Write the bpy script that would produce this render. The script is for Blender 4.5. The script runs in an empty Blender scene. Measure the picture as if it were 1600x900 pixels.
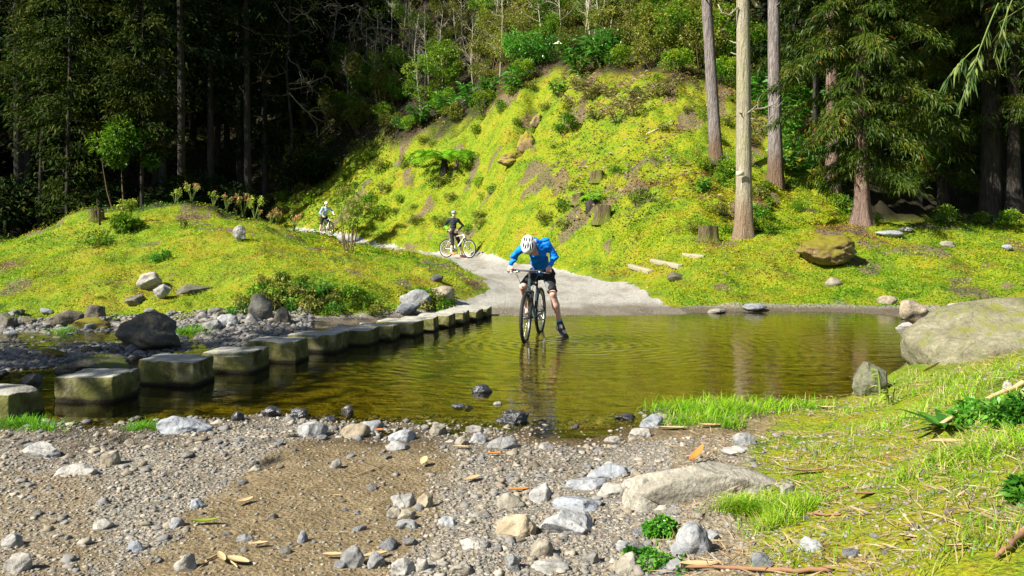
import bpy, bmesh, math, random
import numpy as np
from mathutils import Vector, Matrix
rng = np.random.default_rng(7)
R = math.radians
FX, PX0, PY0, CAMZ = 1280.0, 800.0, 357.0, 1.6
scene = bpy.context.scene
COL = scene.collection

# ------------------------------------------------------------------ noise
def _h(ix, iy, iz, s):
    n = (ix * 374761393 + iy * 668265263 + iz * 2147483647 + s * 1274126177) & 0xFFFFFFFF
    n = ((n ^ (n >> 13)) * 1274126177) & 0xFFFFFFFF
    n = n ^ (n >> 16)
    return (n & 0xFFFFFF) / float(0xFFFFFF)
def vnoise(x, y, z=None, s=0):
    x = np.asarray(x, float); y = np.asarray(y, float)
    z = np.zeros_like(x) if z is None else np.asarray(z, float)
    xi, yi, zi = [np.floor(q).astype(np.int64) for q in (x, y, z)]
    fx, fy, fz = x - xi, y - yi, z - zi
    fx, fy, fz = [q * q * (3 - 2 * q) for q in (fx, fy, fz)]
    r = 0
    for a in (0, 1):
        for b in (0, 1):
            for c in (0, 1):
                w = (fx if a else 1 - fx) * (fy if b else 1 - fy) * (fz if c else 1 - fz)
                r = r + w * _h(xi + a, yi + b, zi + c, s)
    return r * 2 - 1
def fbm(x, y, z=None, s=0, o=4):
    r = 0; a = 1.0; f = 1.0
    for k in range(o):
        r = r + a * vnoise(x * f, y * f, None if z is None else z * f, s + k * 17)
        a *= .5; f *= 2.03
    return r
def sstep(a, b, x):
    t = np.clip((x - a) / (b - a), 0, 1); return t * t * (3 - 2 * t)

# ------------------------------------------------------------------ mesh helpers
def mesh(name, V, F, mat=None, v=None, smooth=True, parent=None, loc=None, link=True):
    """V (n,3); F list of index arrays (m,k) (k = 3 or 4, may be mixed by giving several)."""
    me = bpy.data.meshes.new(name)
    V = np.asarray(V, np.float32)
    Fs = [np.asarray(f, np.int32) for f in (F if isinstance(F, (list, tuple)) else [F]) if len(f)]
    idx = np.concatenate([f.ravel() for f in Fs])
    tot = np.concatenate([np.full(len(f), f.shape[1], np.int32) for f in Fs])
    me.vertices.add(len(V)); me.vertices.foreach_set('co', V.ravel())
    me.loops.add(len(idx)); me.loops.foreach_set('vertex_index', idx)
    me.polygons.add(len(tot))
    me.polygons.foreach_set('loop_start', np.concatenate([[0], np.cumsum(tot)[:-1]]).astype(np.int32))
    me.polygons.foreach_set('loop_total', tot)
    if smooth: me.polygons.foreach_set('use_smooth', np.ones(len(tot), bool))
    if v is not None:
        a = me.attributes.new('v', 'FLOAT', 'POINT'); a.data.foreach_set('value', np.asarray(v, np.float32))
    me.update(calc_edges=True)
    if mat: me.materials.append(mat)
    o = bpy.data.objects.new(name, me)
    if link: COL.objects.link(o)
    if parent: o.parent = parent
    if loc is not None: o.location = loc
    return o
def tag(o, label=None, cat=None, group=None, kind=None):
    if label: o['label'] = label
    if cat: o['category'] = cat
    if group: o['group'] = group
    if kind: o['kind'] = kind
    return o
def thing(name, label, cat, loc=(0, 0, 0), rz=0, group=None):
    o = bpy.data.objects.new(name, None); COL.objects.link(o); o.empty_display_size = .1
    o.location = loc; o.rotation_euler = (0, 0, rz)
    return tag(o, label, cat, group)
def copy_tree(o, parent=None):
    c = o.copy(); COL.objects.link(c)
    if parent: c.parent = parent
    for ch in list(o.children): copy_tree(ch, c)
    return c
class MB:
    def __init__(s): s.V = []; s.F3 = []; s.F4 = []; s.v = []; s.n = 0
    def add(s, V, F, v=None):
        V = np.asarray(V, float); F = np.asarray(F)
        s.V.append(V); (s.F3 if F.shape[1] == 3 else s.F4).append(F + s.n); s.n += len(V)
        s.v.append(np.full(len(V), .5) if v is None else (np.full(len(V), v) if np.isscalar(v) else v))
        return s
    def tube(s, pts, rad, n=8, v=None, cap=True, flat=1.0):
        P = np.asarray(pts, float); m = len(P)
        rad = np.full(m, rad) if np.isscalar(rad) else np.asarray(rad, float)
        T = np.gradient(P, axis=0); T /= np.linalg.norm(T, axis=1)[:, None] + 1e-9
        up = np.array([0, 0, 1.]) if abs(T[0][2]) < .9 else np.array([1., 0, 0])
        A = np.cross(T, up); A /= np.linalg.norm(A, axis=1)[:, None] + 1e-9
        B = np.cross(T, A)
        th = np.arange(n) * 2 * math.pi / n
        V = P[:, None] + rad[:, None, None] * (np.cos(th)[None, :, None] * A[:, None] + flat * np.sin(th)[None, :, None] * B[:, None])
        i = np.arange(m - 1)[:, None] * n; j = np.arange(n)[None]
        F = np.stack([i + j, i + (j + 1) % n, i + n + (j + 1) % n, i + n + j], -1).reshape(-1, 4)
        s.add(V.reshape(-1, 3), F, v)
        if cap:
            base = s.n - m * n
            for k0, c in ((0, P[0]), (m - 1, P[-1])):
                s.V.append(c[None]); s.v.append(np.full(1, .5 if v is None or not np.isscalar(v) else v))
                q = base + k0 * n + np.arange(n)
                s.F3.append(np.stack([q, np.roll(q, -1), np.full(n, s.n)], -1)); s.n += 1
        return s
    def torus(s, c, R_, r, axis='y', N=40, n=10, flat=1.0, sq=None):
        t = np.arange(N) * 2 * math.pi / N
        P = np.stack([np.cos(t) * R_, 0 * t, np.sin(t) * R_], -1)
        A = np.stack([np.cos(t), 0 * t, np.sin(t)], -1); B = np.array([0, 1., 0])
        th = np.arange(n) * 2 * math.pi / n
        V = P[:, None] + r * (np.cos(th)[None, :, None] * A[:, None] + flat * np.sin(th)[None, :, None] * B)
        if sq is not None: V = sq(V, t, th)
        V = V + np.asarray(c, float)
        i = np.arange(N)[:, None]; j = np.arange(n)[None]
        F = np.stack([i * n + j, i * n + (j + 1) % n, ((i + 1) % N) * n + (j + 1) % n, ((i + 1) % N) * n + j], -1).reshape(-1, 4)
        return s.add(V.reshape(-1, 3), F)
    def box(s, c, d, rot=None, v=None):
        q = np.array([[x, y, z] for x in (-.5, .5) for y in (-.5, .5) for z in (-.5, .5)]) * np.asarray(d, float)
        if rot is not None: q = q @ np.asarray(rot).T
        F = np.array([[0, 1, 3, 2], [4, 6, 7, 5], [0, 4, 5, 1], [2, 3, 7, 6], [0, 2, 6, 4], [1, 5, 7, 3]])
        return s.add(q + np.asarray(c, float), F, v)
    def build(s, name, mat, parent=None, smooth=True, loc=None):
        Fs = ([np.concatenate(s.F4)] if s.F4 else []) + ([np.concatenate(s.F3)] if s.F3 else [])
        return mesh(name, np.concatenate(s.V), Fs, mat, np.concatenate(s.v), smooth, parent, loc)
def unit(a):
    a = np.asarray(a, float); return a / (np.linalg.norm(a, axis=-1, keepdims=True) + 1e-9)
def leaf_quads(mb, P, D, L, W, v, droop=0.25, r=None, nr=.6):
    """two-quad bent leaves: base P, direction D"""
    r = r or rng
    P = np.asarray(P, float); n = len(P); D = unit(D)
    N = unit(r.normal(size=(n, 3)) * nr + [0, 0, 1]); S = unit(np.cross(D, N))
    L = np.broadcast_to(np.asarray(L, float), (n,))[:, None]; W = np.broadcast_to(np.asarray(W, float), (n,))[:, None]
    mid = P + D * L * .5; tip = P + D * L - np.array([0, 0, 1]) * L * droop
    V = np.stack([P, mid - S * W * .5, tip, mid + S * W * .5], 1).reshape(-1, 3)
    F = np.arange(n * 4).reshape(-1, 4)
    mb.add(V, F, np.repeat(np.broadcast_to(v, (n,)), 4))
def blades(mb, P, D, L, W, v, bend=.4, r=None):
    """grass blades of three segments"""
    P = np.asarray(P, float); n = len(P); D = unit(D)
    hd = unit(np.stack([D[:, 0], D[:, 1], 0 * D[:, 0]], -1) + 1e-6)
    S = np.stack([-hd[:, 1], hd[:, 0], 0 * hd[:, 0]], -1)
    L = np.broadcast_to(L, (n,))[:, None]; W = np.broadcast_to(W, (n,))[:, None]; b = np.broadcast_to(bend, (n,))[:, None]
    rows = []
    for t, w in ((0, 1), (.4, .9), (.75, .55)):
        c = P + D * L * t + hd * L * b * t * t - np.array([0, 0, 1]) * L * b * .6 * t * t * t
        rows += [c - S * W * w * .5, c + S * W * w * .5]
    rows.append(P + D * L + hd * L * b - np.array([0, 0, 1]) * L * b * .6)
    V = np.stack(rows, 1).reshape(-1, 3)
    q = np.arange(n)[:, None] * 7
    F4 = np.concatenate([q + np.array([0, 1, 3, 2]), q + np.array([2, 3, 5, 4])]); F3 = q + np.array([4, 5, 6])
    vv = np.repeat(np.broadcast_to(v, (n,)), 7)
    mb.V.append(V); mb.v.append(vv); mb.F4.append(F4 + mb.n); mb.F3.append(F3 + mb.n); mb.n += len(V)

# ------------------------------------------------------------------ terrain: feature knots per bearing
#   near, near shore, under, under, far shore, channel, bank foot, bank top, mid, crest, behind, path near, toe
KN = {
 -900: [(3.5,.12),(6.9,.05),(7.4,.02),(8.6,.05),(9.3,.08),(12.3,.1),(13.6,.2),(15.0,.4),(18.5,.7),(22,.9),(25,.95),(38,1.2),(46,1.5)],
 -200: [(3.5,.10),(6.9,0.02),(7.4,-.10),(8.6,-.08),(9.3,.03),(12.3,-.06),(13.6,.08),(15.0,.22),(18.5,.7),(22,1.0),(25,.9),(38,1.0),(46,1.2)],
 0:    [(3.5,.10),(6.85,0),(7.4,-.13),(8.7,-.08),(9.5,.03),(12.3,-.07),(13.6,.06),(15.0,.22),(18.5,.74),(22,1.12),(25,.8),(38,1.0),(47,1.2)],
 75:   [(3.5,.10),(6.85,0),(7.4,-.13),(8.9,-.10),(9.8,.03),(12.3,-.06),(13.6,.06),(15.0,.25),(18.5,.85),(22.5,1.62),(26,.9),(38,1.0),(47,1.2)],
 150:  [(3.5,.10),(6.85,0),(7.4,-.13),(9.2,-.10),(10.2,.03),(12.3,-.05),(13.6,.06),(15.0,.33),(18.5,1.12),(23.5,2.12),(27,1.3),(40,1.1),(48,1.3)],
 300:  [(3.5,.10),(6.85,0),(7.5,-.13),(9.8,-.10),(11.0,-.02),(12.3,-.05),(14.1,.06),(15.6,.5),(19,1.4),(24,2.2),(27,1.6),(41,1.2),(49,1.4)],
 400:  [(3.5,.10),(7.0,0),(7.6,-.13),(10.6,-.10),(11.8,.02),(13.0,.05),(14.2,.12),(15.3,.72),(18.5,1.3),(24,1.82),(28,1.4),(43,1.2),(50,1.6)],
 460:  [(3.5,.10),(6.9,0),(7.6,-.13),(11.8,-.12),(12.8,.02),(13.6,.05),(14.2,.10),(15.2,.74),(18.5,1.12),(23.5,1.32),(27,1.1),(42,1.18),(48,1.6)],
 520:  [(3.5,.10),(6.7,0),(7.6,-.13),(12.6,-.12),(13.3,.02),(13.8,.04),(14.2,.08),(15.2,.72),(18.5,.98),(23,.97),(27,.8),(39,.9),(44,1.25)],
 580:  [(3.5,.10),(6.65,0),(7.6,-.13),(13.2,-.12),(13.8,.02),(14.1,.04),(14.4,.08),(15.3,.6),(18.5,.84),(22.5,.81),(27,.6),(35.5,.6),(39.5,.9)],
 640:  [(3.5,.10),(6.65,0),(7.6,-.13),(13.9,-.12),(14.5,.02),(14.7,.04),(14.9,.08),(15.8,.4),(18.5,.74),(22,.73),(26.5,.52),(32,.48),(36,.66)],
 700:  [(3.5,.10),(6.6,0),(7.6,-.13),(14.3,-.12),(14.8,.0),(15.0,.03),(15.6,.08),(16.4,.22),(18.2,.55),(21,.64),(24.5,.46),(28.5,.42),(33.5,.48)],
 745:  [(3.5,.10),(6.6,0),(7.6,-.14),(14.4,-.12),(14.9,.0),(15.2,.02),(16.0,.05),(16.9,.10),(18.3,.38),(19.6,.5),(21.5,.32),(25,.38),(32.0,.50)],
 795:  [(3.5,.10),(6.58,0),(7.6,-.14),(14.4,-.12),(14.9,.0),(15.2,.02),(16.0,.05),(17,.09),(18.3,.15),(19.6,.2),(21.0,.26),(23,.33),(27.5,.48)],
 850:  [(3.5,.10),(6.58,0),(7.6,-.14),(14.4,-.12),(14.9,.0),(15.2,.02),(16.0,.05),(17,.08),(18.3,.12),(19.6,.17),(21.0,.22),(23,.30),(25.5,.40)],
 920:  [(3.5,.11),(6.58,0),(7.6,-.14),(14.4,-.12),(14.9,.0),(15.2,.02),(16.0,.05),(17,.07),(18.3,.10),(19.6,.14),(20.6,.18),(21.6,.22),(23,.28)],
 980:  [(3.5,.12),(6.9,0),(7.8,-.14),(14.4,-.12),(15.0,.0),(15.2,.02),(16.0,.05),(17,.07),(18.0,.10),(19,.13),(19.8,.17),(20.6,.22),(21.6,.30)],
 1040: [(3.5,.14),(7.4,0),(8.2,-.14),(14.4,-.12),(15.1,.0),(15.4,.02),(16.0,.05),(17,.09),(18.0,.25),(19,.42),(19.8,.56),(20.6,.72),(21.4,.9)],
 1100: [(3.5,.20),(7.5,.02),(8.3,-.14),(14.6,-.12),(15.4,.0),(15.7,.02),(16.1,.06),(17,.2),(18.5,.54),(20,.88),(20.8,1.06),(21.3,1.2),(21.8,1.32)],
 1200: [(3.5,.28),(7.5,.02),(8.3,-.14),(14.9,-.12),(15.7,.0),(15.9,.02),(16.3,.07),(17,.2),(19,.74),(21.6,1.38),(22.3,1.42),(22.8,1.44),(23.2,1.5)],
 1310: [(3.5,.36),(7.5,.02),(8.3,-.12),(14.8,-.12),(15.6,.0),(15.8,.02),(16.2,.07),(17,.2),(19,.78),(22,1.55),(23,1.6),(24,1.6),(24.8,1.65)],
 1370: [(3.5,.42),(8.3,.03),(9.2,-.12),(14.4,-.12),(15.3,.0),(15.6,.02),(16.0,.07),(17,.22),(19,.8),(22.4,1.6),(23.5,1.6),(25,1.55),(26.5,1.6)],
 1430: [(3.5,.48),(8.5,.2),(10.2,.0),(13.4,-.08),(14.6,.02),(15.2,.04),(16.0,.08),(17,.24),(19,.8),(22.8,1.66),(24,1.6),(26,1.5),(28,1.6)],
 1500: [(3.5,.55),(6.5,.45),(8.0,.28),(10.5,.08),(12.5,.03),(14.0,.06),(15.6,.14),(17,.3),(19,.84),(23,1.7),(24.5,1.6),(27,1.5),(30,1.6)],
 1600: [(3.5,.62),(5.6,.68),(8.0,.4),(10.5,.15),(12.5,.1),(14.0,.14),(15.6,.22),(17,.4),(19,.9),(23,1.74),(25,1.6),(28,1.5),(31,1.7)],
 2400: [(3.5,.7),(5.6,.8),(8.0,.7),(10.5,.6),(12.5,.6),(14.0,.7),(15.6,.8),(17,.9),(19,1.2),(23,1.8),(25,1.9),(28,2.2),(31,2.6)],
}
_cols = sorted(KN)
_full = []
for p in _cols:
    k = [(0.1, KN[p][0][1])] + KN[p]
    dt, zt = k[-1]
    k += [(dt + 8, zt + 4.0), (dt + 22, zt + 12.6), (dt + 60, zt + 42), (dt + 230, zt + 130)]
    _full.append(k)
_full = np.array(_full)                       # (cols, knots, 2)
PXG = np.arange(-1600, 3201, 10.0)
LD0, LD1, NL = math.log(1.5), math.log(270.0), 1300
LNG = np.linspace(LD0, LD1, NL)
_TAB = np.zeros((len(PXG), NL))
for i, p in enumerate(PXG):
    q = min(max(p, _cols[0]), _cols[-1])
    kd = np.array([np.interp(q, _cols, _full[:, j, 0]) for j in range(_full.shape[1])])
    kz = np.array([np.interp(q, _cols, _full[:, j, 1]) for j in range(_full.shape[1])])
    _TAB[i] = np.interp(np.exp(LNG), kd, kz)
def _gs(A, sig, ax):
    n = int(sig * 3); k = np.exp(-.5 * (np.arange(-n, n + 1) / sig) ** 2); k /= k.sum()
    pad = [(0, 0), (0, 0)]; pad[ax] = (n, n); B = np.pad(A, pad, mode='edge'); out = 0
    for j, w in enumerate(k):
        out = out + w * (B[j:j + A.shape[0]] if ax == 0 else B[:, j:j + A.shape[1]])
    return out
_TAB = _gs(_gs(_TAB, 1.6, 0), 3.2, 1)
def Hbase(x, y):
    x = np.asarray(x, float); y = np.asarray(y, float)
    D = np.maximum(y, 1.5)
    px = np.clip(PX0 + FX * x / np.maximum(y, 4.0) if False else PX0 + FX * x / np.sqrt(D * D + 0.0), PXG[0], PXG[-1] - .01)
    u = (px - PXG[0]) / 10; w = np.clip((np.log(D) - LD0) / (LD1 - LD0) * (NL - 1), 0, NL - 1.001)
    i = u.astype(int); j = w.astype(int); fu = u - i; fw = w - j
    return (_TAB[i, j] * (1 - fu) * (1 - fw) + _TAB[i + 1, j] * fu * (1 - fw) + _TAB[i, j + 1] * (1 - fu) * fw + _TAB[i + 1, j + 1] * fu * fw)
PATH = [(430,49.5,.8),(470,46.3,.85),(510,42.6,1.25),(560,38.3,1.35),(600,36,1.3),(640,34.0,1.25),(690,32.2,1.1),(730,30.0,1.25),(770,26.4,1.4),(812,23.4,1.6),(850,21,1.75),(885,19,1.8),(905,17,1.75),(915,15.3,1.9),(918,13.5,2.0)]
PATHB = [(830,18.6,.9),(790,16.9,.55),(745,16.0,.45),(715,15.4,.35)]
def seg_dist(x, y, pts):
    best = np.full(np.shape(x), 1e9)
    for (p0, d0, w0), (p1, d1, w1) in zip(pts[:-1], pts[1:]):
        ax, ay = (p0 - PX0) / FX * d0, d0; bx, by = (p1 - PX0) / FX * d1, d1
        dx, dy = bx - ax, by - ay
        t = np.clip(((x - ax) * dx + (y - ay) * dy) / (dx * dx + dy * dy), 0, 1)
        d = np.hypot(x - ax - t * dx, y - ay - t * dy) - (w0 + t * (w1 - w0))
        best = np.minimum(best, d)
    return best
def path_d(x, y):
    x = np.asarray(x, float); y = np.asarray(y, float)
    px = np.clip(PX0 + FX * x / np.maximum(y, 1.5), _cols[0], _cols[-1]); toe = np.interp(px, _cols, _full[:, 13, 0])
    d = np.maximum(np.minimum(seg_dist(x, y, PATH), seg_dist(x, y, PATHB)), y - toe + .5)
    return d + .16 * vnoise(x * 1.7, y * 1.7, s=3) + .07 * vnoise(x * 5, y * 5, s=4)
def shore_y(x, y):   # bank foot line depth for the bearing
    px = np.clip(PX0 + FX * np.asarray(x, float) / np.maximum(y, 1.5), _cols[0], _cols[-1])
    return np.interp(px, _cols, _full[:, 7, 0]), px
def H(x, y):
    x = np.asarray(x, float); y = np.asarray(y, float)
    h = Hbase(x, y)
    bf, px = shore_y(x, y)
    pd = path_d(x, y)
    veg = sstep(0, 1.2, y - bf + .3) * sstep(-.1, .5, pd)
    far = sstep(24, 38, y)
    h = h + veg * (.12 * fbm(x * .9, y * .9, s=11, o=3) + .045 * vnoise(x * 3.2, y * 3.2, s=12) + .016 * vnoise(x * 11, y * 11, s=13)) + veg * far * (.34 * fbm(x * .35, y * .35, s=14, o=3)) + veg * sstep(21, 25, y) * (.22 * np.abs(vnoise(x * 1.5, y * 1.5, s=19)) + .09 * vnoise(x * 2.6, y * 2.6, s=20))
    near = 1 - veg
    h = h + near * (.018 * fbm(x * 1.6, y * 1.6, s=15, o=3) + .006 * vnoise(x * 9, y * 9, s=16)) * np.where(pd < 0, .5, 1.0)
    rgt = sstep(1000, 1150, px) * sstep(8.6, 6.5, y)
    h = h + rgt * (.04 * fbm(x * 2.2, y * 2.2, s=18, o=3))
    # gully in the hill
    gx, gy = .95, 38.5
    t = (y - gy) ; d = np.abs(x - gx - .35 * t * .5 - .2 * np.sin(t * 2))
    h = h - .9 * np.exp(-(d / .55) ** 2) * sstep(3.4, 2.0, np.abs(t))
    return h
def Hs(x, y): return float(H(np.array([x]), np.array([y]))[0])
def W(px, D): return ((px - PX0) / FX * D, D)
def hit(px, py, dmin=2.2):
    D = np.exp(np.linspace(math.log(dmin), math.log(150), 4000)); x = (px - PX0) / FX * D
    z = H(x, D); line = CAMZ - (py - PY0) / FX * D
    k = int(np.argmax(z >= line)); return Vector((x[k], D[k], z[k]))
def hitw(px, py):
    D = FX * CAMZ / (py - PY0); return Vector(((px - PX0) / FX * D, D, 0))
def hitany(px, py):
    a = hit(px, py)
    if a.z < -.01: return hitw(px, py)
    return a
def normal_at(x, y, e=.15):
    dx = (H(x + e, y) - H(x - e, y)) / (2 * e); dy = (H(x, y + e) - H(x, y - e)) / (2 * e)
    return unit(np.stack([-dx, -dy, np.ones_like(dx)], -1))
# ------------------------------------------------------------------ materials
class NT:
    def __init__(s, name):
        s.m = bpy.data.materials.new(name); s.m.use_nodes = True; s.t = s.m.node_tree
        s.t.nodes.clear(); s.out = s.n('ShaderNodeOutputMaterial')
    def n(s, typ, **kw):
        nd = s.t.nodes.new(typ)
        for k, v in kw.items():
            if k.startswith('i_'):
                key = k[2:]; key = int(key) if key.isdigit() else key.replace('_', ' ')
                nd.inputs[key].default_value = v
            else: setattr(nd, k, v)
        return nd
    def l(s, a, b): s.t.links.new(a, b)
    def ramp(s, fac, stops, interp='LINEAR'):
        r = s.n('ShaderNodeValToRGB'); r.color_ramp.interpolation = interp
        e = r.color_ramp.elements
        while len(e) < len(stops): e.new(.5)
        for q, (p, c) in zip(e, stops): q.position = p; q.color = (*c, 1) if len(c) == 3 else c
        s.l(fac, r.inputs[0]); return r.outputs[0]
    def noise(s, scale, detail=4, rough=.6, vec=None, dist=0):
        q = s.n('ShaderNodeTexNoise', i_Scale=scale, i_Detail=detail, i_Roughness=rough, i_Distortion=dist)
        if vec: s.l(vec, q.inputs['Vector'])
        return q.outputs[0]
    def mix(s, fac, a, b, mode='MIX'):
        q = s.n('ShaderNodeMix', data_type='RGBA', blend_type=mode)
        for k, val in ((0, fac), (6, a), (7, b)):
            if hasattr(val, 'default_value') or hasattr(val, 'links'): s.l(val, q.inputs[k])
            else: q.inputs[k].default_value = val if np.isscalar(val) else ((*val, 1) if len(val) == 3 else val)
        return q.outputs[2]
    def math(s, op, a, b=0, c=None):
        q = s.n('ShaderNodeMath', operation=op)
        for k, val in enumerate((a, b)):
            if hasattr(val, 'links'): s.l(val, q.inputs[k])
            else: q.inputs[k].default_value = val
        return q.outputs[0]
    def attr(s, name): return s.n('ShaderNodeAttribute', attribute_name=name)
    def bsdf(s, col, rough=.8, metal=0, spec=.3, bump=None, bstr=.5, bdist=.02, **kw):
        p = s.n('ShaderNodeBsdfPrincipled')
        p.inputs['Metallic'].default_value = metal; p.inputs['Specular IOR Level'].default_value = spec
        if hasattr(col, 'links'): s.l(col, p.inputs['Base Color'])
        else: p.inputs['Base Color'].default_value = (*col, 1)
        if hasattr(rough, 'links'): s.l(rough, p.inputs['Roughness'])
        else: p.inputs['Roughness'].default_value = rough
        if bump is not None:
            b = s.n('ShaderNodeBump', i_Strength=bstr, i_Distance=bdist); s.l(bump, b.inputs['Height']); s.l(b.outputs[0], p.inputs['Normal'])
        return p
    def done(s, shader): s.l(shader.outputs[0], s.out.inputs[0]); return s.m

def leaf_mat(name, stops, trans=.3, rough=.5, spec=.3, var=.25):
    t = NT(name); a = t.attr('v'); oi = t.n('ShaderNodeObjectInfo')
    c = t.ramp(a.outputs['Fac'], stops)
    f = t.math('MULTIPLY_ADD', oi.outputs['Random'], 2 * var); t.t.nodes[-1].inputs[2].default_value = 1 - var
    g = t.n('ShaderNodeCombineColor'); [t.l(f, g.inputs[k]) for k in range(3)]
    c = t.mix(1.0, c, g.outputs[0], 'MULTIPLY')
    p = t.bsdf(c, rough, spec=spec)
    tr = t.n('ShaderNodeBsdfTranslucent'); t.l(c, tr.inputs[0])
    mx = t.n('ShaderNodeMixShader', i_0=trans); t.l(p.outputs[0], mx.inputs[1]); t.l(tr.outputs[0], mx.inputs[2])
    return t.done(mx)
def plain(name, col, rough=.5, metal=0, spec=.4, nz=None, bstr=.2):
    t = NT(name); co = t.n('ShaderNodeTexCoord').outputs['Object']
    n = t.noise(nz or 30, 3, vec=co)
    c = t.mix(n, tuple(v * .8 for v in col), tuple(min(1, v * 1.18) for v in col))
    return t.done(t.bsdf(c, rough, metal, spec, bump=n, bstr=bstr, bdist=.003))
def bark(name, c1, c2, c3, moss=None, sc=6, basecol=None):
    t = NT(name); tc = t.n('ShaderNodeTexCoord'); mp = t.n('ShaderNodeMapping'); t.l(tc.outputs['Object'], mp.inputs[0])
    mp.inputs['Scale'].default_value = (sc, sc, sc * .16)
    n = t.noise(3.2, 6, .65, mp.outputs[0], .4); n2 = t.noise(.9, 3, .6, tc.outputs['Object'])
    c = t.ramp(n, [(.3, c1), (.5, c2), (.68, c3)])
    if moss:
        m = t.ramp(n2, [(.42, (0, 0, 0)), (.62, (1, 1, 1))]); c = t.mix(m, c, moss)
    if basecol:
        s = t.n('ShaderNodeSeparateXYZ'); t.l(tc.outputs['Object'], s.inputs[0])
        zz = t.math('ADD', s.outputs[2], n2); m = t.ramp(zz, [(.55, (1, 1, 1)), (1.0, (0, 0, 0))])
        m.node.color_ramp.elements[1].position = 1.0
        z2 = t.math('MULTIPLY', zz, .55); t.l(z2, m.node.inputs[0])
        c = t.mix(m, c, basecol)
    return t.done(t.bsdf(c, .9, spec=.15, bump=n, bstr=1.0, bdist=.11))
def rockmat(name, dark, mid, light, moss=None, mossamt=.5, sc=1.0, wet=False, lichen=None, rough=.85):
    t = NT(name); tc = t.n('ShaderNodeTexCoord'); oi = t.n('ShaderNodeObjectInfo')
    ad = t.n('ShaderNodeVectorMath', operation='ADD'); t.l(tc.outputs['Object'], ad.inputs[0]); t.l(oi.outputs['Location'], ad.inputs[1])
    v = ad.outputs[0]
    n1 = t.noise(2.5 * sc, 8, .68, v, .3); n2 = t.noise(14 * sc, 6, .7, v); vo = t.n('ShaderNodeTexVoronoi', i_Scale=26 * sc); t.l(v, vo.inputs[0])
    c = t.ramp(t.math('MULTIPLY', t.math('ADD', n1, n2), .5), [(.33, dark), (.5, mid), (.64, light)])
    tint = t.ramp(oi.outputs['Random'], [(0, (.82, .86, .94)), (.4, (1, 1, 1)), (.7, (1.06, .97, .84)), (1, (.78, .78, .8))])
    c = t.mix(1.0, c, tint, 'MULTIPLY')
    if lichen:
        n4 = t.noise(5 * sc, 4, .6, v); m = t.ramp(n4, [(.58, (0, 0, 0)), (.63, (1, 1, 1))]); c = t.mix(t.math('MULTIPLY', m, .7), c, lichen)
    if moss:
        ge = t.n('ShaderNodeNewGeometry'); s = t.n('ShaderNodeSeparateXYZ'); t.l(ge.outputs['Normal'], s.inputs[0])
        n3 = t.noise(3.5 * sc, 5, .7, v)
        f = t.math('ADD', t.math('MULTIPLY', s.outputs[2], .35), n3)
        m = t.ramp(f, [(.95 - mossamt * .6, (0, 0, 0)), (1.05 - mossamt * .6, (1, 1, 1))]); c = t.mix(m, c, moss)
    ck = t.n('ShaderNodeTexVoronoi', feature='DISTANCE_TO_EDGE', i_Scale=1.7 * sc); wp = t.n('ShaderNodeVectorMath', operation='ADD'); t.l(v, wp.inputs[0])
    nw = t.n('ShaderNodeTexNoise', i_Scale=4.0 * sc, i_Detail=4.0); t.l(v, nw.inputs['Vector']); sw = t.n('ShaderNodeVectorMath', operation='SCALE'); t.l(nw.outputs['Color'], sw.inputs[0]); sw.inputs['Scale'].default_value = .35 / sc; t.l(sw.outputs[0], wp.inputs[1]); t.l(wp.outputs[0], ck.inputs[0])
    crk = t.ramp(ck.outputs['Distance'], [(0, (.6,.6,.6)), (.016, (1,1,1))]); pit = t.ramp(t.noise(42 * sc, 2, .5, v), [(.3, (.4,.4,.4)), (.38, (1,1,1))])
    c = t.mix(.75, c, t.mix(1.0, c, t.mix(1.0, crk, pit, 'MULTIPLY'), 'MULTIPLY'))
    h = t.math('ADD', t.math('MULTIPLY', n2, .6), t.math('ADD', n1, t.math('ADD', t.math('MULTIPLY', vo.outputs['Distance'], .25), t.math('MULTIPLY', crk, .25))))
    return t.done(t.bsdf(c, .25 if wet else rough, spec=.6 if wet else .25, bump=h, bstr=.85, bdist=.03 / sc))

M = {}
M['rock'] = rockmat('rock_grey', (.10,.105,.11), (.24,.245,.25), (.42,.42,.41))
M['rock_pale'] = rockmat('rock_pale', (.15,.16,.17), (.30,.315,.33), (.47,.48,.485))
M['rock_slab'] = rockmat('rock_slab', (.15,.14,.11), (.29,.275,.23), (.42,.40,.35), sc=1.6)
M['rock_tan'] = rockmat('rock_tan', (.13,.115,.08), (.28,.255,.2), (.42,.39,.33))
M['rock_dark'] = rockmat('rock_dark', (.05,.048,.038), (.12,.115,.095), (.22,.21,.175), moss=(.10,.13,.015), mossamt=.2)
M['rock_wet'] = rockmat('rock_wet', (.015,.016,.018), (.04,.042,.046), (.10,.10,.105), wet=True)
M['rock_big'] = rockmat('rock_lichen', (.08,.08,.05), (.175,.17,.115), (.29,.28,.21), moss=(.16,.17,.04), mossamt=.2, sc=1.2, lichen=(.15,.16,.08))
M['rock_mossy'] = rockmat('rock_mossy', (.07,.05,.02), (.16,.11,.05), (.34,.29,.2), moss=(.15,.135,.012), mossamt=.62, sc=2.4)
M['rock_scar'] = rockmat('rock_scar', (.06,.045,.025), (.2,.155,.09), (.34,.27,.17), moss=(.24,.2,.02), mossamt=.62, sc=1.2)
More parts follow.
